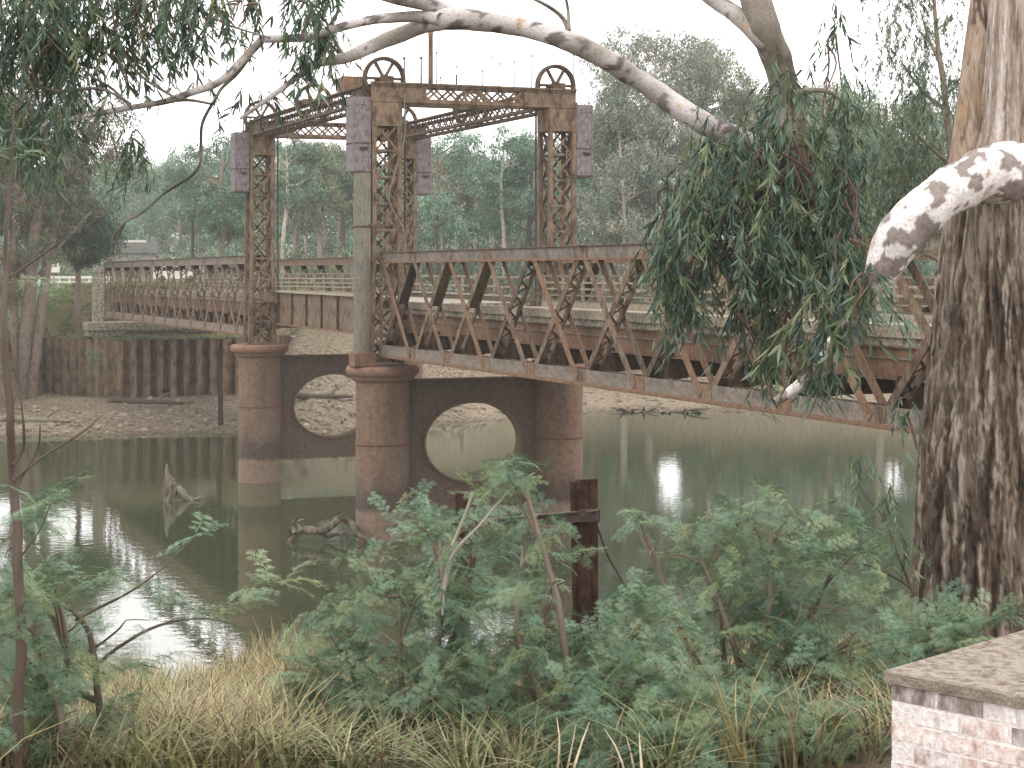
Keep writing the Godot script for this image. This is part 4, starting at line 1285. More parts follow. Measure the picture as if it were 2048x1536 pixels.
func forest() -> void:
	# [px of the trunk, py of the top, distance, lean, share of bare trunk, spread, puffs, density, palette, bark, thickness, label]
	var pale := Color(0.38, 0.34, 0.3)
	var white := Color(0.58, 0.54, 0.49)
	var brown := Color(0.24, 0.19, 0.15)
	var marked := [
		[566, 268, 158, 0.015, 0.45, 3.0, 9, 1.0, TEAL, white, 0.2, "slender white trunked gum just right of the tower column nearest the sheet piles"],
		[588, 300, 166, 0.05, 0.5, 2.8, 8, 0.8, OLIVE, pale, 0.22, "leaning pale gum seen through the opening above the lift span"],
		[1010, 250, 160, 0.0, 0.45, 3.4, 10, 0.9, TEAL, white, 0.19, "tall gum whose white trunk stands midway between the two tower columns"],
		[1296, 36, 150, 0.03, 0.22, 5.4, 32, 0.85, GREY, pale, 0.34, "tallest airy grey green gum rising above the arching limb"],
		[1405, 70, 158, 0.02, 0.2, 5.0, 30, 0.85, OLIVE, pale, 0.3, "tall olive gum behind the drooping leafy limb"],
		[1248, 190, 145, -0.02, 0.15, 4.2, 24, 0.95, GREY, pale, 0.26, "rounded grey green gum next to the counterweight beside the limb"],
		[1660, 150, 152, 0.03, 0.18, 4.8, 28, 0.9, OLIVE, pale, 0.28, "olive gum seen between the drooping leaves and the big trunk"],
		[1760, 245, 146, 0.0, 0.15, 4.4, 24, 0.95, TEAL, pale, 0.28, "blue green gum above the white broken limb"],
		[1540, 180, 160, 0.0, 0.2, 4.6, 24, 0.9, GREY, pale, 0.28, "pale gum mostly hidden behind the drooping limb's leaves"],
		[640, 285, 163, 0.03, 0.35, 3.6, 10, 0.8, OLIVE, pale, 0.24, "yellowish gum over the middle of the lift span"],
		[690, 300, 170, -0.03, 0.4, 3.4, 9, 0.9, TEAL, brown, 0.24, "dark gum just behind the timber post"],
		[450, 262, 172, 0.0, 0.2, 4.0, 13, 1.1, TEAL, brown, 0.3, "dense blue green gum beside the first counterweight over the long truss"],
		[872, 262, 158, 0.01, 0.25, 3.8, 12, 1.0, TEAL, brown, 0.27, "dense gum right of the second pair of columns"],
		[935, 275, 170, 0.0, 0.3, 3.6, 11, 0.9, TEAL, pale, 0.25, "gum below the mid sheave of the side beam"],
		[1060, 262, 164, 0.0, 0.25, 3.6, 12, 1.1, TEAL, brown, 0.27, "dense dark gum just left of the column with the low counterweight"],
		[1190, 300, 150, 0.0, 0.2, 3.6, 11, 1.0, TEAL, brown, 0.27, "low blue green gum under the counterweight beside the limb"],
	]
	for t in marked:
		var b := stand(t[0], t[2])
		var top: float = EYE + (HORIZON - float(t[1])) / F * float(t[2])
		far_gum(t[11], "gums of the wood across the river", b, top - b.y, t[3], t[4], t[5], t[6], t[7], t[8], t[9], t[10])
	# the unmarked rest of the wood
	for k in 46:
		var px := lerpf(500, 1880, (k + rf(-0.3, 0.3)) / 46.0)
		if absf(px - 1337.0) < 26.0: px += 50.0
		var d := rf(165, 205)
		var b := stand(px, d)
		var want := 285.0 + rf(-25, 60)
		if px > 1180: want = rf(150, 300)
		var top := EYE + (HORIZON - want) / F * d
		var pal: Array = [TEAL, TEAL, OLIVE, GREY][rng.randi() % 4]
		far_gum("slim gum of the wood across the river, one trunk among many alike", "unmarked gums of the wood across the river", b, top - b.y, rf(-0.04, 0.04), rf(0.4, 0.62), rf(2.3, 3.4), 9, 0.95, pal, white.lerp(brown, rng.randf() * 0.9), rf(0.15, 0.24))
	for k in 14:                                          # beyond the road, farther off
		var px := lerpf(60, 540, (k + rf(-0.3, 0.3)) / 14.0)
		var d := rf(235, 300)
		var b := stand(px, d)
		var want := rf(300, 350)
		var top := EYE + (HORIZON - want) / F * d
		far_gum("hazy blue green gum on the rise beyond the road", "distant gums beyond the road", b, top - b.y, rf(-0.03, 0.03), 0.25, rf(4.5, 6.0), 11, 0.7, TEAL, pale, rf(0.25, 0.4))
	# what closes the view between the trunks: undergrowth and the wood's depth
	var pts := PackedVector3Array()
	for k in 3600:
		var px := rf(440, 2100)
		var d := rf(150, 215)
		if absf(px - 1337.0) < 26.0 or absf(px - 1785.0) < 20.0: continue
		var b := stand(px, d)
		pts.append(b + Vector3(0, absf(rng.randfn(0, 1.5)) + 0.3, 0))
	for k in 1400:
		var px := rf(-40, 520)
		var d := rf(195, 300)
		var b := stand(px, d)
		pts.append(b + Vector3(0, absf(rng.randfn(0, 2.2)) + 0.3, 0))
	var under := Node3D.new()
	under.name = "undergrowth"
	add_child(under)
	tag(under, "dull green undergrowth beneath the gums across the river", "undergrowth", "", "stuff")
	leaves("scrub", under, pts, clump_far, M.far_leaf, [OLIVE[0], GREY[0], TEAL[2], DARK[2], Color(0.13, 0.11, 0.08), TEAL[0]], Vector2(0.8, 1.8), 0.6)
	var deep := PackedVector3Array()
	for k in 9000:
		var px := rf(420, 2150)
		var d := rf(212, 265)
		var b := stand(px, d)
		var hi := 10.5 + 6.0 * fn.get_noise_1d(px * 2.3) + (11.0 if px > 1180 else 0.0)
		if absf(px - 1337.0) < 28.0 or absf(px - 1785.0) < 22.0: continue
		deep.append(b + Vector3(0, hi * pow(rng.randf(), 0.8), 0))
	for k in 3200:
		var px := rf(-60, 500)
		var d := rf(300, 360)
		var b := stand(px, d)
		deep.append(b + Vector3(0, (20.0 + 6.0 * fn.get_noise_1d(px * 2.0)) * pow(rng.randf(), 0.8), 0))
	var wood := Node3D.new()
	wood.name = "distant_woods"
	add_child(wood)
	tag(wood, "far wood that closes the view behind the gums", "woods", "", "stuff")
	leaves("foliage", wood, deep, clump_far, M.far_leaf, TEAL + [GREY[0]], Vector2(1.3, 2.4), 0.5)

func bank_trees() -> void:                                # the trees on the grassy bank by the sheet piles
	var specs := [
		["leaning brown barked gum with several stems on the grassy bank", 48, 640, 124, BROWNGREEN,
			[[[40, 648, 0.62], [70, 470, 0.5], [100, 330, 0.38], [150, 190, 0.16]], [[60, 648, 0.5], [105, 470, 0.42], [160, 310, 0.3], [215, 190, 0.12]], [[30, 640, 0.4], [28, 450, 0.3], [50, 300, 0.2], [40, 170, 0.1]], [[70, 560, 0.2], [130, 480, 0.14], [185, 420, 0.06]]],
			[[40, 330, 80, 90, 130], [110, 250, 90, 80, 130], [30, 460, 60, 80, 80], [150, 330, 60, 60, 60], [190, 230, 60, 50, 60], [70, 150, 90, 60, 90], [0, 220, 60, 90, 80], [20, 560, 40, 50, 30], [60, 400, 70, 70, 60], [130, 400, 50, 60, 45], [175, 300, 60, 50, 50], [225, 335, 45, 40, 25], [15, 390, 40, 80, 50], [90, 500, 50, 40, 20]]],
		["dark bushy tree behind the leaning gum beside the abutment", 158, 590, 134, DARK,
			[[[155, 596, 0.3], [156, 540, 0.26], [150, 460, 0.16], [160, 410, 0.07]], [[154, 540, 0.2], [115, 480, 0.12], [100, 440, 0.05]], [[156, 530, 0.18], [195, 480, 0.1], [205, 450, 0.05]]],
			[[150, 430, 62, 52, 210], [110, 475, 44, 42, 120], [185, 475, 42, 46, 120], [150, 495, 56, 28, 90]]],
		["reddish stringy barked gum half out of view above the stranded logs", -60, 690, 121, BROWNGREEN,
			[[[-70, 700, 0.5], [-40, 500, 0.4], [-10, 350, 0.25], [20, 200, 0.1]]],
			[[-40, 320, 90, 120, 110], [10, 250, 70, 90, 80], [-60, 500, 60, 90, 60]]]]
	for s in specs:
		var d: float = s[3]
		var base := stand(s[1], d)
		var o := thing("gum_tree", s[0], "tree", base, 0.0, "trees on the grassy bank")
		var m := MB.new()
		for st in s[5]:
			var pp := PackedVector3Array()
			var rr := PackedFloat32Array()
			for k in st.size():
				pp.append(P(st[k][0], st[k][1], d + (0.6 * k if st[0][0] > 50 else -0.5 * k)) - base)
				rr.append(st[k][2] * 0.8)
			if st[0][1] > 580: pp[0].y = -0.4
			limb(m, pp, rr, 0.7, 9, 0.5, Color(0.16, 0.12, 0.1), Color(0.34, 0.29, 0.25))
		obj("trunk", m.mesh(), M.far_bark, o)
		var pts := PackedVector3Array()
		for b in s[6]:
			var c := P(b[0], b[1], d) - base
			clustered(c, Vector3(b[2] / F * d, b[3] / F * d, 2.2), int(b[4] * 2.6), 14.0, pts)
		leaves("crown", o, pts, [clump_far[rng.randi() % 4]], M.far_leaf, s[4], Vector2(0.55, 1.0), 0.8)
	# creeper on the piles
	var cb := P(190, 700, 123.6)
	var c := thing("creeper", "small green creeper hanging over the sheet pile corner", "creeper", cb)
	var cp := PackedVector3Array()
	for k in 26:
		cp.append(Vector3(rf(-0.4, 0.4), -pow(rng.randf(), 1.5) * 2.4, rf(0.0, 0.5)))
	leaves("foliage", c, cp, clump_far, M.far_leaf, [Color(0.12, 0.18, 0.1), Color(0.18, 0.22, 0.14)], Vector2(0.3, 0.6), 0.6)

func near_gum() -> void:                                  # the big gum at the right with its limbs
	var o := thing("river_gum", "huge furrowed gum tree with a broken white limb and drooping leafy boughs", "tree", Vector3(3.26, 6.2, -12.0))
	var b := o.position
	# trunk
	var shape := func(p: Vector3, r: float) -> float:
		var up := clampf((p.y - 10.2) / 2.0, 0.0, 1.0)
		var a := atan2(p.z + 12.0, p.x - 3.35)
		var e := fn2.get_noise_3d(cos(a) * 900.0, p.y * 210.0, sin(a) * 900.0)
		var big := fn.get_noise_3d(cos(a) * 260.0, p.y * 60.0, sin(a) * 260.0)
		var ridge := -exp(-e * e * 45.0) + 0.7 * absf(e)
		return r * (0.06 * ridge + 0.07 * big) * (1.0 - 0.7 * up) + 0.05 * r * fn.get_noise_3d(p.x * 60.0, p.y * 40.0, p.z * 60.0)
	var tint := func(p: Vector3) -> Color:
		var a := atan2(p.z + 12.0, p.x - 3.35)
		var up := clampf((p.y - 10.0) / 1.8, 0.0, 1.0)
		var s := fn.get_noise_3d(cos(a) * 330.0, p.y * 45.0, sin(a) * 330.0)
		var s2 := fn2.get_noise_3d(cos(a) * 800.0 + 90.0, p.y * 150.0, sin(a) * 800.0)
		var c := Color(0.075, 0.057, 0.046).lerp(Color(0.225, 0.178, 0.142), clampf(0.45 + s * 0.9 + s2 * 0.7, 0, 1))
		if s2 > 0.22: c = c.lerp(Color(0.42, 0.37, 0.32), 0.6)
		if s2 < -0.3: c = c * 0.6
		var smooth_c := Color(0.33, 0.27, 0.21).lerp(Color(0.52, 0.46, 0.42), clampf(0.5 + s * 1.1, 0, 1))
		if s2 > 0.3: smooth_c = Color(0.2, 0.17, 0.15)
		if s > 0.38 and up > 0.2: smooth_c = Color(0.62, 0.57, 0.54)
		return c.lerp(smooth_c, clampf(up + s * 0.5, 0, 1) if p.y > 9.6 else 0.0)
	var tm := MB.new()
	bough(tm, PackedVector3Array([Vector3(3.24, 5.9, -12), Vector3(3.26, 7.0, -12), Vector3(3.27, 7.9, -12), Vector3(3.3, 9.16, -12), Vector3(3.37, 10.16, -12), Vector3(3.4, 10.77, -12), Vector3(3.49, 11.3, -12), Vector3(3.53, 12.2, -12)]), PackedFloat32Array([0.74, 0.64, 0.575, 0.54, 0.5, 0.47, 0.36, 0.315]), 0.02, 340, shape, tint)
	for k in tm.v.size(): tm.v[k] -= b
	obj("trunk", tm.mesh(), M.bark, o)
	var um := MB.new()
	bough(um, PackedVector3Array([Vector3(3.53, 12.18, -12), Vector3(3.5, 14.0, -12.1), Vector3(3.42, 16.0, -12.2), Vector3(3.2, 18.5, -12.4)]), PackedFloat32Array([0.315, 0.28, 0.22, 0.1]), 0.08, 60, shape, tint)
	for k in um.v.size(): um.v[k] -= b
	obj("upper_trunk", um.mesh(), M.bark, o)
	# the second stem
	var shape2 := func(p: Vector3, r: float) -> float: return r * (0.12 * fn2.get_noise_3d(p.x * 300.0, p.y * 30.0, p.z * 300.0) + 0.08 * fn.get_noise_3d(p.x * 90.0, p.y * 60.0, p.z * 90.0))
	var tint2 := func(p: Vector3) -> Color:
		var s := fn.get_noise_3d(p.x * 520.0, p.y * 95.0, p.z * 520.0)
		var s2 := fn2.get_noise_3d(p.x * 420.0, p.y * 55.0, p.z * 420.0)
		var c := Color(0.24, 0.175, 0.13).lerp(Color(0.44, 0.36, 0.29), clampf(0.5 + s * 1.2, 0, 1))
		if s2 > 0.28: c = Color(0.13, 0.1, 0.085)
		if s < -0.34: c = c.lerp(Color(0.38, 0.27, 0.17), 0.6)
		return c
	var sm := MB.new()
	bough(sm, PackedVector3Array([P(1958, 640, 12.15), P(1940, 480, 12.1), P(1934, 380, 12.05), P(1938, 290, 12.05), P(1950, 150, 12.1), P(1966, 0, 12.15), P(1985, -180, 12.3), P(2010, -500, 12.5)]), PackedFloat32Array([0.17, 0.17, 0.15, 0.12, 0.1, 0.085, 0.075, 0.03]), 0.03, 70, shape2, tint2)
	for k in sm.v.size(): sm.v[k] -= b
	obj("second_stem", sm.mesh(), M.bark, o)
	# the white broken limb
	var shape3 := func(p: Vector3, r: float) -> float: return r * (0.16 * fn.get_noise_3d(p.x * 110.0, p.y * 110.0, p.z * 110.0) + 0.12 * fn.get_noise_3d(p.x * 330.0, p.y * 330.0, p.z * 330.0) + 0.05 * fn2.get_noise_3d(p.x * 500.0, p.y * 500.0, p.z * 500.0))
	var tint3 := func(p: Vector3) -> Color:
		var s := fn.get_noise_3d(p.x * 430.0 + 40.0, p.y * 430.0, p.z * 430.0) + 0.2 * fn2.get_noise_3d(p.x * 500.0, p.y * 500.0, p.z * 500.0)
		var f := fn2.get_noise_3d(p.x * 900.0, p.y * 900.0, p.z * 900.0)
		var c := Color(0.74, 0.7, 0.71) * (1.0 + 0.12 * f)
		if s > 0.055: c = Color(0.25, 0.215, 0.2) * (1.0 + 0.3 * f)
		elif s > 0.04: c = Color(0.45, 0.4, 0.37)
		elif s < -0.48: c = Color(0.5, 0.42, 0.36)
		return c
	var wm := MB.new()
	bough(wm, PackedVector3Array([P(2060, 372, 11.95), P(2015, 352, 11.72), P(1965, 350, 11.5), P(1905, 382, 11.4), P(1845, 424, 11.35), P(1800, 474, 11.35), P(1770, 528, 11.4), P(1752, 562, 11.42), P(1744, 588, 11.43)]), PackedFloat32Array([0.3, 0.235, 0.17, 0.15, 0.148, 0.14, 0.12, 0.085, 0.02]), 0.018, 90, shape3, tint3)
	for k in wm.v.size(): wm.v[k] -= b
	obj("broken_limb", wm.mesh(), M.smooth_bark, o)
	var w2 := MB.new()
	bough(w2, PackedVector3Array([P(1752, 560, 11.5), P(1722, 610, 11.9), P(1690, 660, 12.3), P(1660, 706, 12.4), P(1622, 752, 12.5), P(1584, 782, 12.6), P(1550, 804, 12.6)]), PackedFloat32Array([0.05, 0.055, 0.06, 0.075, 0.055, 0.04, 0.03]), 0.02, 50, shape3, tint3)
	for k in w2.v.size(): w2.v[k] -= b
	obj("broken_limb", w2.mesh(), M.smooth_bark, o)
	# the limbs overhead: the one that droops and the one that arches over the tower
	var tint4 := func(p: Vector3) -> Color:
		var s := fn.get_noise_3d(p.x * 150.0, p.y * 150.0, p.z * 150.0)
		var s2 := fn2.get_noise_3d(p.x * 420.0, p.y * 420.0, p.z * 420.0)
		var c := Color(0.33, 0.31, 0.28).lerp(Color(0.58, 0.54, 0.55), clampf(0.5 + s * 1.8, 0, 1))
		if s2 > 0.24: c = Color(0.17, 0.145, 0.14)
		elif s2 < -0.5: c = Color(0.45, 0.34, 0.24)
		return c
	var tint5 := func(p: Vector3) -> Color:
		var s := fn.get_noise_3d(p.x * 420.0, p.y * 70.0, p.z * 420.0) + 0.4 * fn2.get_noise_3d(p.x * 300.0, p.y * 300.0, p.z * 300.0)
		return Color(0.085, 0.075, 0.06).lerp(Color(0.25, 0.225, 0.185), clampf(0.45 + s * 1.2 + clampf((p.y - 11.7) * 0.6, -0.4, 0.4), 0, 1))
	var paths := [
		["arching_limb", tint4, 14.8, 24, [[1600, 340, 0.1], [1520, 300, 0.104], [1440, 262, 0.098], [1382, 232, 0.096], [1322, 190, 0.094], [1262, 150, 0.088], [1200, 112, 0.084], [1130, 80, 0.08], [1050, 56, 0.078], [975, 44, 0.084], [900, 38, 0.095], [850, 50, 0.066], [790, 73, 0.064], [732, 98, 0.056], [690, 116, 0.05], [640, 126, 0.036], [600, 150, 0.026], [560, 180, 0.022], [480, 238, 0.014]]],
		["limb_fork", tint4, 14.7, 18, [[925, 42, 0.07], [890, 22, 0.068], [850, 5, 0.066], [790, -6, 0.06], [700, -30, 0.05]]],
		["limb_fork", tint4, 14.6, 16, [[880, 38, 0.05], [830, 33, 0.046], [740, 40, 0.04], [662, 60, 0.036], [610, 75, 0.034], [530, 78, 0.034]]],
		["limb_fork", tint4, 14.5, 14, [[525, 78, 0.034], [490, 115, 0.035], [440, 163, 0.034], [385, 184, 0.03], [330, 203, 0.026], [250, 217, 0.022], [150, 236, 0.02], [50, 258, 0.014], [-40, 262, 0.01]]],
		["limb_fork", tint5, 14.55, 10, [[520, 80, 0.02], [480, 140, 0.018], [444, 176, 0.016], [432, 196, 0.015], [405, 246, 0.014], [402, 300, 0.013], [400, 328, 0.012], [380, 354, 0.012], [330, 386, 0.011], [286, 424, 0.01], [248, 446, 0.009], [228, 478, 0.004]]],
		["limb_fork", tint5, 14.5, 8, [[250, 446, 0.007], [236, 480, 0.006], [248, 492, 0.004]]],
		["limb_fork", tint5, 14.4, 10, [[-20, 150, 0.016], [60, 168, 0.018], [115, 182, 0.016], [200, 178, 0.012], [262, 208, 0.01]]],
		["limb_fork", tint5, 14.4, 10, [[330, 203, 0.016], [376, 200, 0.014], [424, 208, 0.011]]],
		["limb_fork", tint5, 14.4, 8, [[262, 215, 0.012], [225, 178, 0.012], [180, 150, 0.01], [110, 90, 0.008], [60, 20, 0.006]]],
		["limb_fork", tint5, 14.4, 8, [[350, 195, 0.012], [280, 150, 0.011], [240, 90, 0.01], [225, 20, 0.008], [230, -40, 0.006]]],
		["limb_fork", tint5, 14.5, 8, [[540, 76, 0.01], [480, 58, 0.009], [445, 45, 0.008], [400, 20, 0.006]]],
		["limb_fork", tint5, 14.7, 8, [[1140, 82, 0.022], [1128, 40, 0.02], [1095, 12, 0.016], [1040, -15, 0.012]]],
		["limb_fork", tint5, 14.7, 8, [[1138, 62, 0.018], [1136, 20, 0.014], [1128, -20, 0.01]]],
		["limb_fork", tint5, 14.7, 8, [[690, 116, 0.02], [660, 60, 0.018], [676, 20, 0.016], [668, -30, 0.014]]],
		["drooping_limb", tint5, 14.4, 26, [[1420, -420, 0.15], [1490, -120, 0.125], [1506, -20, 0.12], [1530, 60, 0.122], [1556, 130, 0.115], [1575, 210, 0.108], [1590, 300, 0.1], [1600, 400, 0.08], [1602, 520, 0.05], [1592, 640, 0.025], [1580, 740, 0.008]]],
		["limb_fork", tint4, 14.4, 16, [[1380, -45, 0.06], [1425, -2, 0.065], [1478, 34, 0.07], [1525, 85, 0.07], [1545, 130, 0.05]]],
		["limb_fork", tint5, 14.0, 10, [[1590, 330, 0.04], [1500, 400, 0.03], [1420, 470, 0.018], [1360, 560, 0.008]]],
		["limb_fork", tint5, 14.0, 10, [[1598, 380, 0.035], [1650, 440, 0.025], [1690, 540, 0.014], [1700, 640, 0.006]]],
		["limb_fork", tint5, 14.8, 10, [[1600, 430, 0.03], [1530, 520, 0.02], [1490, 620, 0.01], [1480, 690, 0.005]]],
		["limb_fork", tint5, 14.2, 10, [[1570, 190, 0.03], [1640, 180, 0.02], [1680, 200, 0.012], [1710, 250, 0.005]]],
	]
	for q in paths:
		var pp := PackedVector3Array()
		var rr := PackedFloat32Array()
		for k in q[4].size():
			var e: Array = q[4][k]
			pp.append(P(e[0], e[1], q[2] + 0.12 * sin(k * 1.7)))
			rr.append(e[2])
		if q[0] == "drooping_limb":                       # it leaves the trunk above the frame
			pp.insert(0, Vector3(3.0, 16.4, -12.6))
			rr.insert(0, 0.17)
			pp.insert(0, Vector3(3.42, 15.6, -12.1))
			rr.insert(0, 0.2)
		var mb := MB.new()
		bough(mb, pp, rr, 0.035, q[3], shape3, q[1])
		for k in mb.v.size(): mb.v[k] -= b
		obj(q[0], mb.mesh(), M.smooth_bark, o)
	# foliage: [px, py, rx, ry, distance, depth radius, number]
	var right := [
		[1590, 240, 90, 100, 14.4, 0.5, 46], [1500, 345, 120, 80, 14.2, 0.6, 60], [1420, 430, 110, 100, 14.1, 0.6, 80], [1560, 430, 130, 140, 14.2, 0.7, 130],
		[1345, 500, 45, 110, 14.0, 0.4, 50], [1460, 540, 130, 90, 14.1, 0.6, 95], [1600, 580, 100, 120, 14.1, 0.6, 95], [1685, 430, 45, 130, 14.0, 0.4, 44],
		[1690, 600, 40, 90, 13.9, 0.3, 28], [1560, 690, 60, 70, 14.2, 0.4, 32], [1630, 740, 24, 50, 14.0, 0.2, 10], [1385, 600, 60, 60, 14.1, 0.4, 30], [1665, 170, 50, 120, 14.2, 0.4, 22], [1480, 650, 50, 40, 14.2, 0.4, 16], [1722, 600, 34, 70, 11.3, 0.15, 18], [1690, 520, 34, 90, 11.6, 0.2, 20], [1640, 660, 40, 60, 11.8, 0.2, 16], [1590, 745, 36, 40, 12.0, 0.15, 13], [1690, 690, 24, 50, 11.8, 0.15, 8], [1590, 720, 26, 60, 12.0, 0.15, 8], [1600, 330, 100, 60, 14.2, 0.5, 40], [1590, 400, 70, 110, 13.9, 0.25, 34], [1570, 220, 50, 80, 13.95, 0.25, 14], [1330, 440, 50, 80, 14.1, 0.3, 18]]
	var left := [
		[40, 30, 130, 90, 14.5, 0.8, 120], [180, 30, 110, 80, 14.6, 0.8, 85], [290, 40, 110, 80, 14.6, 0.7, 75], [385, 50, 70, 80, 14.6, 0.5, 42], [100, 130, 110, 80, 14.5, 0.7, 80],
		[220, 140, 80, 60, 14.5, 0.6, 38], [20, 210, 80, 90, 14.6, 0.6, 50], [440, 20, 60, 50, 14.6, 0.4, 14], [620, 40, 60, 60, 14.6, 0.4, 34], [640, 110, 55, 45, 14.7, 0.4, 16], [590, 170, 60, 40, 14.8, 0.4, 9],
		[262, 285, 26, 40, 14.4, 0.2, 9], [205, 265, 40, 40, 14.4, 0.2, 8], [120, 260, 80, 60, 14.5, 0.5, 26], [500, 30, 50, 30, 14.6, 0.3, 9], [30, 330, 60, 80, 14.6, 0.5, 22], [545, 205, 60, 25, 14.8, 0.3, 6]]
	for part in [right, left]:
		var pts := PackedVector3Array()
		var tm2 := MB.new()
		for f in part:
			var c := P(f[0], f[1], f[4]) - b
			var r3 := Vector3(f[2] / F * f[4], f[3] / F * f[4], f[5])
			for k in 2 + int(f[6] / 14.0):                # the bare twigs that the leaves hang from
				var t0: Vector3 = c + random_in(r3 * 0.5) + Vector3(0, r3.y * 0.7, 0)
				var t1: Vector3 = c + random_in(r3) * Vector3(1.1, 0.5, 1.0) - Vector3(0, r3.y * 0.6, 0)
				limb(tm2, PackedVector3Array([t0, t0.lerp(t1, 0.4) + Vector3(rf(-0.1, 0.1), 0.06, 0), t0.lerp(t1, 0.75) + Vector3(rf(-0.06, 0.06), 0, 0), t1]), PackedFloat32Array([0.011, 0.008, 0.005, 0.002]), 0.06, 5, 0.8, Color(0.14, 0.1, 0.085), Color(0.2, 0.11, 0.085))
			clustered(c + Vector3(0, 0.16, 0), Vector3(f[2] / F * f[4], f[3] / F * f[4], f[5]), int(f[6] * (1.02 if part == right else 1.15)), 7.0, pts)
		obj("hanging_twigs", tm2.mesh(), M.far_bark, o).set_meta("kind", "stuff")
		leaves("foliage", o, pts, spray_gum, M.leaf, GUM, Vector2(0.6, 1.1), 0.5)

func young_gum() -> void:                                 # a young tree between the big gum and the truss
	var d := 26.0
	var base := stand(1945, d)
	var o := thing("young_gum", "young gum with small light leaves behind the huge furrowed trunk", "tree", base)
	var m := MB.new()
	limb(m, PackedVector3Array([Vector3(0, -0.3, 0), P(1935, 700, d) - base, P(1915, 420, d) - base, P(1890, 200, d) - base, P(1870, 20, d) - base, P(1860, -160, d) - base]), PackedFloat32Array([0.13, 0.1, 0.07, 0.05, 0.03, 0.01]), 0.3, 9, 0.5, Color(0.3, 0.25, 0.2))
	for e in [[1920, 470, 1790, 330], [1905, 330, 1800, 220], [1893, 220, 1800, 120], [1880, 120, 1840, 20], [1925, 540, 1760, 440], [1900, 300, 1950, 150]]:
		var p0 := P(e[0], e[1], d) - base
		var p1 := P(e[2], e[3], d + rf(-1, 1)) - base
		limb(m, PackedVector3Array([p0, p0.lerp(p1, 0.5) + Vector3(0, -0.1, 0), p1]), PackedFloat32Array([0.04, 0.025, 0.008]), 0.2, 7, 0.5, Color(0.24, 0.2, 0.16))
	obj("trunk", m.mesh(), M.far_bark, o)
	var pts := PackedVector3Array()
	for f in [[1840, 40, 80, 70, 60], [1800, 130, 60, 70, 34], [1850, 180, 80, 70, 60], [1800, 260, 60, 70, 56], [1850, 320, 80, 80, 90], [1780, 390, 60, 60, 56], [1850, 420, 60, 60, 56], [1760, 330, 40, 50, 24], [1880, -60, 90, 60, 50], [1750, 450, 50, 30, 24]]:
		var c := P(f[0], f[1], d) - base
		clustered(c, Vector3(f[2] / F * d, f[3] / F * d, 0.9), int(f[4] * 2.8), 10.0, pts)
	leaves("crown", o, pts, spray_gum, M.leaf, [Color(0.09, 0.13, 0.08), Color(0.12, 0.16, 0.09), Color(0.07, 0.11, 0.075), Color(0.15, 0.16, 0.09)], Vector2(0.5, 0.8), 0.5)

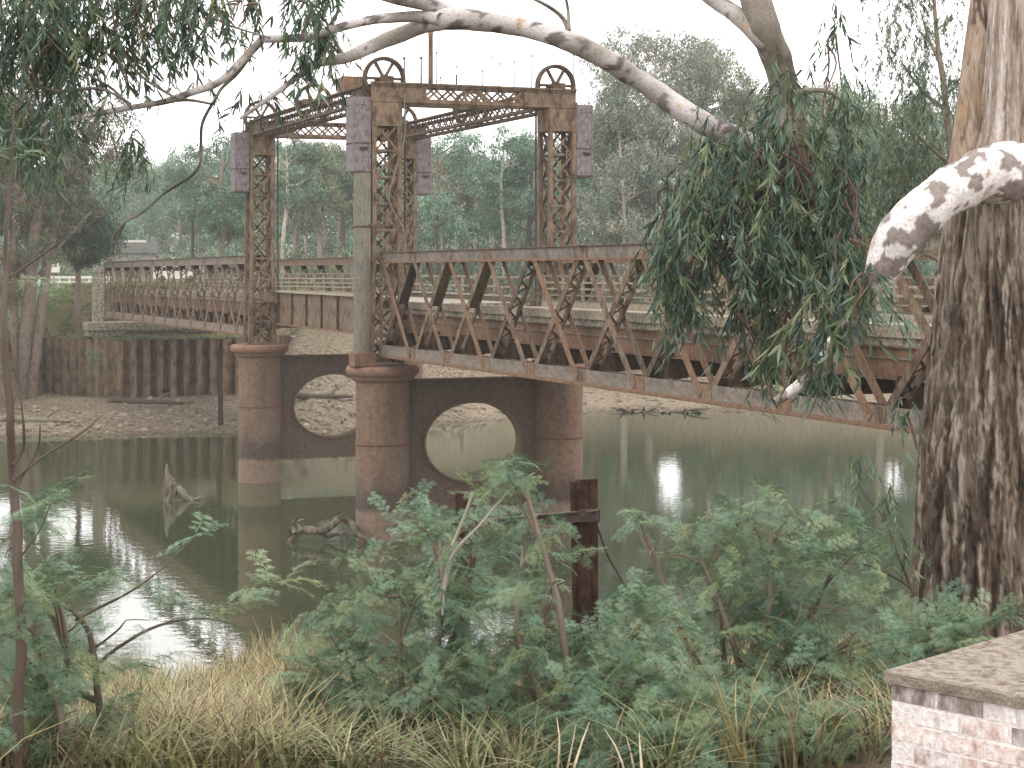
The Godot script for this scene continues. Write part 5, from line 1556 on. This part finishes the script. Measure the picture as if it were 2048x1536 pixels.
func wattles() -> void:
	# label, base px, distance, blobs [px, py, rx, ry, depth radius, number]
	var shrubs := [
		["feathery wattle shrub nearest the reeds, in front of the pier drums", 820, 10.2, [[690, 1300, 90, 80, 0.4, 66], [800, 1190, 110, 80, 0.5, 74], [740, 1410, 130, 80, 0.5, 130], [920, 1320, 130, 90, 0.5, 150], [880, 1080, 80, 60, 0.4, 24], [960, 1180, 100, 80, 0.5, 60], [860, 1480, 170, 70, 0.5, 150], [620, 1380, 50, 70, 0.3, 26], [690, 1510, 110, 40, 0.4, 60], [980, 1440, 110, 60, 0.4, 60], [960, 1060, 60, 50, 0.4, 14]]],
		["feathery wattle shrub around the rusted post frame", 1150, 9.6, [[1130, 1390, 140, 90, 0.5, 160], [1280, 1240, 60, 70, 0.5, 40], [1050, 1090, 70, 60, 0.4, 20], [1050, 980, 80, 45, 0.4, 26], [1290, 1340, 120, 90, 0.5, 120], [1160, 1480, 160, 60, 0.5, 130], [1030, 1280, 70, 80, 0.4, 44], [1090, 1150, 60, 50, 0.4, 18], [900, 1530, 130, 30, 0.4, 60]]],
		["wide airy wattle shrub in front of the water between frame and big trunk", 1480, 11.0, [[1390, 1090, 120, 80, 0.6, 60], [1540, 1060, 120, 65, 0.6, 52], [1440, 1210, 150, 90, 0.6, 100], [1610, 1190, 130, 90, 0.6, 78], [1720, 1280, 100, 70, 0.5, 60], [1500, 1320, 150, 60, 0.6, 90], [1690, 1080, 90, 80, 0.5, 24], [1300, 1080, 50, 50, 0.4, 8], [1620, 1320, 120, 50, 0.5, 52]]],
		["low wattle shrub under the painted block's corner", 1440, 9.0, [[1420, 1470, 160, 70, 0.5, 120], [1600, 1490, 130, 60, 0.4, 80], [1300, 1470, 90, 70, 0.4, 70], [1690, 1440, 50, 60, 0.3, 20], [1180, 1510, 110, 40, 0.4, 60], [1540, 1400, 100, 50, 0.4, 34]]],
		["small wattle spray at the foot of the huge furrowed trunk", 1840, 10.0, [[1900, 1245, 70, 40, 0.3, 44], [1850, 1290, 60, 40, 0.3, 36], [1930, 1285, 45, 25, 0.25, 20]]],
		["dark wattle shrub around the thin upright sapling", 60, 8.6, [[30, 1210, 60, 60, 0.4, 36], [110, 1180, 50, 50, 0.3, 18], [80, 1320, 90, 80, 0.4, 60], [60, 1440, 100, 80, 0.4, 70], [140, 1490, 80, 50, 0.4, 36], [20, 1060, 40, 60, 0.3, 20]]],
	]
	for s in shrubs:
		var d: float = s[2]
		var base := stand(s[1], d)
		var o := thing("wattle_shrub", s[0], "shrub", base, 0.0, "feathery wattles on the near bank")
		var m := MB.new()
		var pts := PackedVector3Array()
		for f in s[3]:
			var c := P(f[0], f[1], d) - base
			var far := Vector3(rf(-0.1, 0.1), 0.05, rf(-0.1, 0.1))
			var mid := far.lerp(c, 0.55) + Vector3(rf(-0.15, 0.15), rf(-0.15, 0.05), rf(-0.2, 0.2))
			limb(m, PackedVector3Array([far, mid, c]), PackedFloat32Array([0.028, 0.018, 0.008]), 0.06, 7, 0.7, Color(0.16, 0.13, 0.11), Color(0.24, 0.19, 0.15))
			for k in 4:
				var e := c + random_in(Vector3(f[2] / F * d, f[3] / F * d, f[4])) * 1.0
				limb(m, PackedVector3Array([mid.lerp(c, rf(0.3, 1.0)), c.lerp(e, 0.5) + Vector3(0, -0.03, 0), e]), PackedFloat32Array([0.009, 0.006, 0.003]), 0.06, 5, 0.7, Color(0.2, 0.16, 0.13))
			clustered(c, Vector3(f[2] / F * d, f[3] / F * d, f[4]), int(f[5] * 1.75), 12.0, pts)
		obj("stem", m.mesh(), M.far_bark, o)
		leaves("foliage", o, pts, spray_wattle, M.wattle, WATTLE, Vector2(0.42, 0.85), 0.9)
	# a bare pale stem through the frame's shrub
	var pb := P(905, 1110, 10.0)
	var q := thing("dead_branch", "bare pale twig rising through the wattle before the pier", "branch", pb)
	var qm := MB.new()
	for st in [[[880, 1200], [905, 1110], [960, 1050], [1020, 980], [1070, 945]], [[905, 1110], [890, 1170], [885, 1230]], [[905, 1090], [930, 1030], [945, 985]]]:
		var pp := PackedVector3Array()
		var rr := PackedFloat32Array()
		for k in st.size():
			pp.append(P(st[k][0], st[k][1], 10.0 - 0.05 * k) - pb)
			rr.append(0.011 - 0.0018 * k)
		limb(qm, pp, rr, 0.05, 6, 0.6, Color(0.42, 0.37, 0.32))
	obj("twig", qm.mesh(), M.far_bark, q)
	# two thin saplings at the left
	var sap := [
		["thin upright dark sapling rising through the frame's whole height by the reeds", 8.2, [
			[[34, 1640, 0.03], [36, 1500, 0.027], [41, 1300, 0.026], [36, 1120, 0.024], [24, 950, 0.021], [18, 800, 0.019], [8, 640, 0.016], [14, 480, 0.012], [22, 330, 0.007], [30, 200, 0.003]],
			[[24, 930, 0.009], [46, 900, 0.008], [48, 850, 0.006], [40, 790, 0.003]], [[28, 980, 0.008], [75, 900, 0.006], [80, 850, 0.003]], [[26, 960, 0.008], [100, 905, 0.006], [170, 860, 0.004], [205, 828, 0.002]], [[36, 1120, 0.006], [80, 1060, 0.004], [100, 1010, 0.002]], [[12, 560, 0.006], [70, 520, 0.005], [140, 470, 0.003], [230, 420, 0.001]], [[8, 640, 0.005], [-30, 560, 0.003]]],
			[[95, 1000, 24, 16, 6], [60, 560, 30, 30, 3], [20, 300, 40, 60, 8]]],
		["branching dark sapling with sparse leaf tips against the bright water", 8.8, [
			[[216, 1640, 0.022], [212, 1500, 0.02], [202, 1420, 0.019], [190, 1335, 0.017], [178, 1270, 0.014], [155, 1232, 0.011], [120, 1205, 0.007], [90, 1180, 0.003]],
			[[196, 1400, 0.016], [150, 1385, 0.014], [110, 1350, 0.013], [84, 1290, 0.01], [66, 1240, 0.008], [60, 1170, 0.004]], [[188, 1335, 0.011], [230, 1300, 0.009], [290, 1262, 0.008], [350, 1242, 0.006], [420, 1236, 0.002]], [[178, 1302, 0.008], [212, 1280, 0.006], [240, 1256, 0.005], [252, 1240, 0.003], [300, 1240, 0.002]], [[150, 1240, 0.008], [200, 1215, 0.007], [262, 1182, 0.006], [320, 1140, 0.004], [372, 1090, 0.003], [395, 1065, 0.001]], [[160, 1242, 0.005], [130, 1268, 0.004], [90, 1272, 0.002]], [[207, 1490, 0.006], [180, 1470, 0.005], [165, 1455, 0.003]]],
			[[400, 1066, 16, 8, 3], [270, 1180, 30, 20, 6], [300, 1330, 30, 14, 7], [330, 1200, 40, 30, 8], [480, 1200, 36, 30, 9], [430, 1236, 40, 12, 6], [300, 1240, 26, 10, 4], [250, 1330, 20, 12, 4], [180, 1170, 40, 40, 8], [560, 1170, 30, 20, 6]]]]
	for s in sap:
		var d: float = s[1]
		var base := stand(s[2][0][0][0], d)
		var o := thing("sapling", s[0], "sapling", base)
		var m := MB.new()
		for st in s[2]:
			var pp := PackedVector3Array()
			var rr := PackedFloat32Array()
			for k in st.size():
				pp.append(P(st[k][0], st[k][1], d + 0.04 * sin(k * 1.9)) - base)
				rr.append(st[k][2])
			if st[0][1] > 1600:
				pp[0] = Vector3(0, -0.05, 0)
			limb(m, pp, rr, 0.05, 7, 0.8, Color(0.1, 0.075, 0.065), Color(0.14, 0.11, 0.09))
		obj("stem", m.mesh(), M.far_bark, o)
		var pts := PackedVector3Array()
		for f in s[3]:
			var c := P(f[0], f[1], d) - base
			for k in f[4]:
				pts.append(c + random_in(Vector3(f[2] / F * d, f[3] / F * d, 0.15)))
		leaves("foliage", o, pts, spray_wattle, M.wattle, WATTLE, Vector2(0.5, 0.85), 0.5)

func twig_by_trunk() -> void:                             # leafy shoots that reach from the big trunk over the water
	var d := 11.6
	var b := P(1822, 1190, d)
	var o := thing("gum_shoot", "dark leafy shoot leaning out from the huge furrowed trunk's side", "shoot", b)
	var m := MB.new()
	for st in [[[1830, 1200], [1800, 1120], [1770, 1040], [1730, 990], [1712, 950]], [[1822, 1175], [1780, 1150], [1730, 1128], [1690, 1128]], [[1835, 900], [1822, 850], [1812, 826]]]:
		var pp := PackedVector3Array()
		var rr := PackedFloat32Array()
		for k in st.size():
			pp.append(P(st[k][0], st[k][1], d) - b)
			rr.append(0.011 - 0.0019 * k)
		limb(m, pp, rr, 0.05, 6, 0.6, Color(0.12, 0.09, 0.07))
	obj("stem", m.mesh(), M.far_bark, o)
	var pts := PackedVector3Array()
	for f in [[1715, 950, 30, 30, 8], [1760, 1020, 30, 30, 5], [1800, 1110, 25, 40, 6], [1700, 1110, 30, 30, 5], [1810, 840, 20, 25, 5]]:
		var c := P(f[0], f[1], d) - b
		for k in f[4]: pts.append(c + random_in(Vector3(f[2] / F * d, f[3] / F * d, 0.15)) + Vector3(0, 0.1, 0))
	leaves("foliage", o, pts, spray_gum, M.leaf, GUM, Vector2(0.45, 0.7), 0.5)

func reeds() -> void:
	var kinds := []
	for s in 4:
		var m := MB.new()
		for k in 11:
			var a := rf(0, TAU)
			var root := Vector3(cos(a), 0, sin(a)) * rf(0.0, 0.12)
			var h := rf(0.55, 1.0)
			var out := Vector3(cos(a + rf(-1, 1)), 0, sin(a)) * rf(0.04, 0.36)
			var sd := Vector3(-sin(a), 0, cos(a)) * rf(0.006, 0.011)
			var g := rf(0.7, 1.35)
			var col := Color(g, g, g)
			var last := root
			for q in 3:
				var t := (q + 1) / 3.0
				var p := root + Vector3(0, h * (t - 0.18 * t * t * t), 0) + out * t * t
				var w0 := 1.0 - q / 3.0 * 0.75
				var w1 := 1.0 - t * 0.85
				m.quad(last - sd * w0, last + sd * w0, p + sd * w1, p - sd * w1, col)
				last = p
		kinds.append(m.mesh())
	var o := Node3D.new()
	o.name = "reeds"
	add_child(o)
	tag(o, "golden dry reeds and green sedge covering the near bank", "reeds", "", "stuff")
	var ws: Array = [[], [], [], []]
	var wc: Array = [PackedColorArray(), PackedColorArray(), PackedColorArray(), PackedColorArray()]
	for k in 30000:
		var px := rf(-160, 2080)
		var d := rf(6.0, 35.5)
		if rng.randf() > (d + 4.0) / 34.0: continue
		var x := (px - 1024.0) / F * d
		var g := land(x, d)
		if g > 8.0: continue
		if px > 720 and rng.randf() < (0.5 if d > 13.0 else 0.6): continue
		var v := fn.get_noise_2d(x * 45.0, d * 30.0)
		var tall := 0.62 + 0.4 * v
		tall += 0.42 * smoothstep(430.0, 540.0, px) * smoothstep(760.0, 640.0, px) * smoothstep(14.0, 18.0, d)
		if d < 12.0: tall *= 0.7
		var warm := clampf(0.55 + v * 1.1 + (0.25 if px > 350 and px < 720 else -0.1), 0.0, 1.0)
		var c := Color(0.13, 0.165, 0.07).lerp(Color(0.33, 0.265, 0.13), warm * 0.85)
		if rng.randf() < 0.15: c = Color(0.42, 0.34, 0.23)
		if rng.randf() < 0.22: c = Color(0.17, 0.125, 0.08)
		var s := rng.randi() % 4
		var sc := tall * rf(0.75, 1.3)
		ws[s].append(Transform3D(Basis.from_euler(Vector3(rf(-0.2, 0.2), rf(0, TAU), rf(-0.2, 0.2))).scaled(Vector3(1.0, sc, 1.0)), Vector3(x, g - 0.03, -d)))
		wc[s].append(c * rf(0.8, 1.2))
	for s in 4:
		var w: Array[Transform3D] = []
		w.assign(ws[s])
		copies("tuft", kinds[s], M.reed, w, wc[s], o)

	# grass on the bank beyond the piles
	var gs: Array[Transform3D] = []
	var gc := PackedColorArray()
	for k in 5000:
		var x := rf(-48, -18)
		var d := rf(120, 165)
		var h := land(x, d)
		if h < 4.8: continue
		gs.append(Transform3D(Basis.from_euler(Vector3(0, rf(0, TAU), 0)).scaled(Vector3(2.2, rf(0.15, 0.45), 2.2)), Vector3(x, h - 0.02, -d)))
		gc.append(Color(0.075, 0.16, 0.05).lerp(Color(0.17, 0.19, 0.07), rng.randf()))
	tag(copies("grass", kinds[0], M.reed, gs, gc, self, "stuff"), "short green grass on the bank beside the abutment", "grass")


func _ready() -> void:
	# the camera, the sky, the soft overcast light, the exposure
	var cam := Camera3D.new()
	cam.name = "camera"
	add_child(cam)
	cam.position = Vector3(0, EYE, 0)
	cam.set_frustum(0.2 * 768.0 / F, Vector2(0, -0.1 * (768.0 - HORIZON) / F), 0.1, 9000.0)
	cam.current = true
	var env := Environment.new()
	env.background_mode = Environment.BG_SKY
	var sky := ProceduralSkyMaterial.new()
	sky.sky_top_color = Color(1.0, 1.0, 1.0)
	sky.sky_horizon_color = Color(0.96, 0.945, 0.955)
	sky.sky_curve = 0.25
	sky.ground_bottom_color = Color(0.3, 0.28, 0.25)
	sky.ground_horizon_color = Color(0.5, 0.48, 0.45)
	sky.sky_energy_multiplier = 1.0
	sky.energy_multiplier = 2.5
	env.sky = Sky.new()
	env.sky.sky_material = sky
	env.tonemap_mode = Environment.TONE_MAPPER_LINEAR
	env.tonemap_exposure = 1.06
	env.sdfgi_enabled = true
	env.ssao_enabled = true
	env.ssil_enabled = true
	env.fog_enabled = true
	env.fog_mode = Environment.FOG_MODE_EXPONENTIAL
	env.fog_density = 0.0004
	env.fog_light_color = Color(0.95, 0.95, 0.93)
	var we := WorldEnvironment.new()
	we.name = "world_environment"
	we.environment = env
	add_child(we)
	var sun := DirectionalLight3D.new()
	sun.name = "sun"
	sun.light_energy = 0.35
	sun.light_color = Color(1.0, 0.97, 0.93)
	sun.light_angular_distance = 25.0
	sun.shadow_enabled = true
	sun.rotation_degrees = Vector3(-58, 35, 0)
	add_child(sun)

	rng.seed = 20240611
	fn.seed = 7
	fn.frequency = 0.01
	fn.fractal_octaves = 3
	fn2.seed = 19
	fn2.frequency = 0.01
	fn2.fractal_octaves = 4
	make_materials()
	M.white = M.plain.duplicate()
	M.white.albedo_color = Color(0.9, 0.9, 0.88)
	M.cottage = M.plain.duplicate()
	M.cottage.albedo_color = Color(0.6, 0.55, 0.55)
	M.cottage_roof = M.plain.duplicate()
	M.cottage_roof.albedo_color = Color(0.33, 0.33, 0.32)
	M.old_iron = M.rust_dark.duplicate()
	M.old_iron.albedo_color = Color(0.62, 0.57, 0.54)
	make_sprays()
	# large structure
	ground_and_water()
	piers()
	tower_frame()
	truss_span("long rusty lattice truss span reaching from the tower to the camera's bank", 0.45, 1.0, 11, 0.004)
	truss_span("long rusty lattice truss span between the tower and the stone abutment", LIFT - 0.45, -1.0, 12, -0.006)
	lift_span()
	counterweights()
	post_and_abutments()
	sheet_piles()
	# trees
	forest()
	bank_trees()
	near_gum()
	young_gum()
	# objects and plants of the near bank
	painted_block()
	iron_frame()
	roadside()
	driftwood()
	reeds()
	wattles()
	twig_by_trunk()
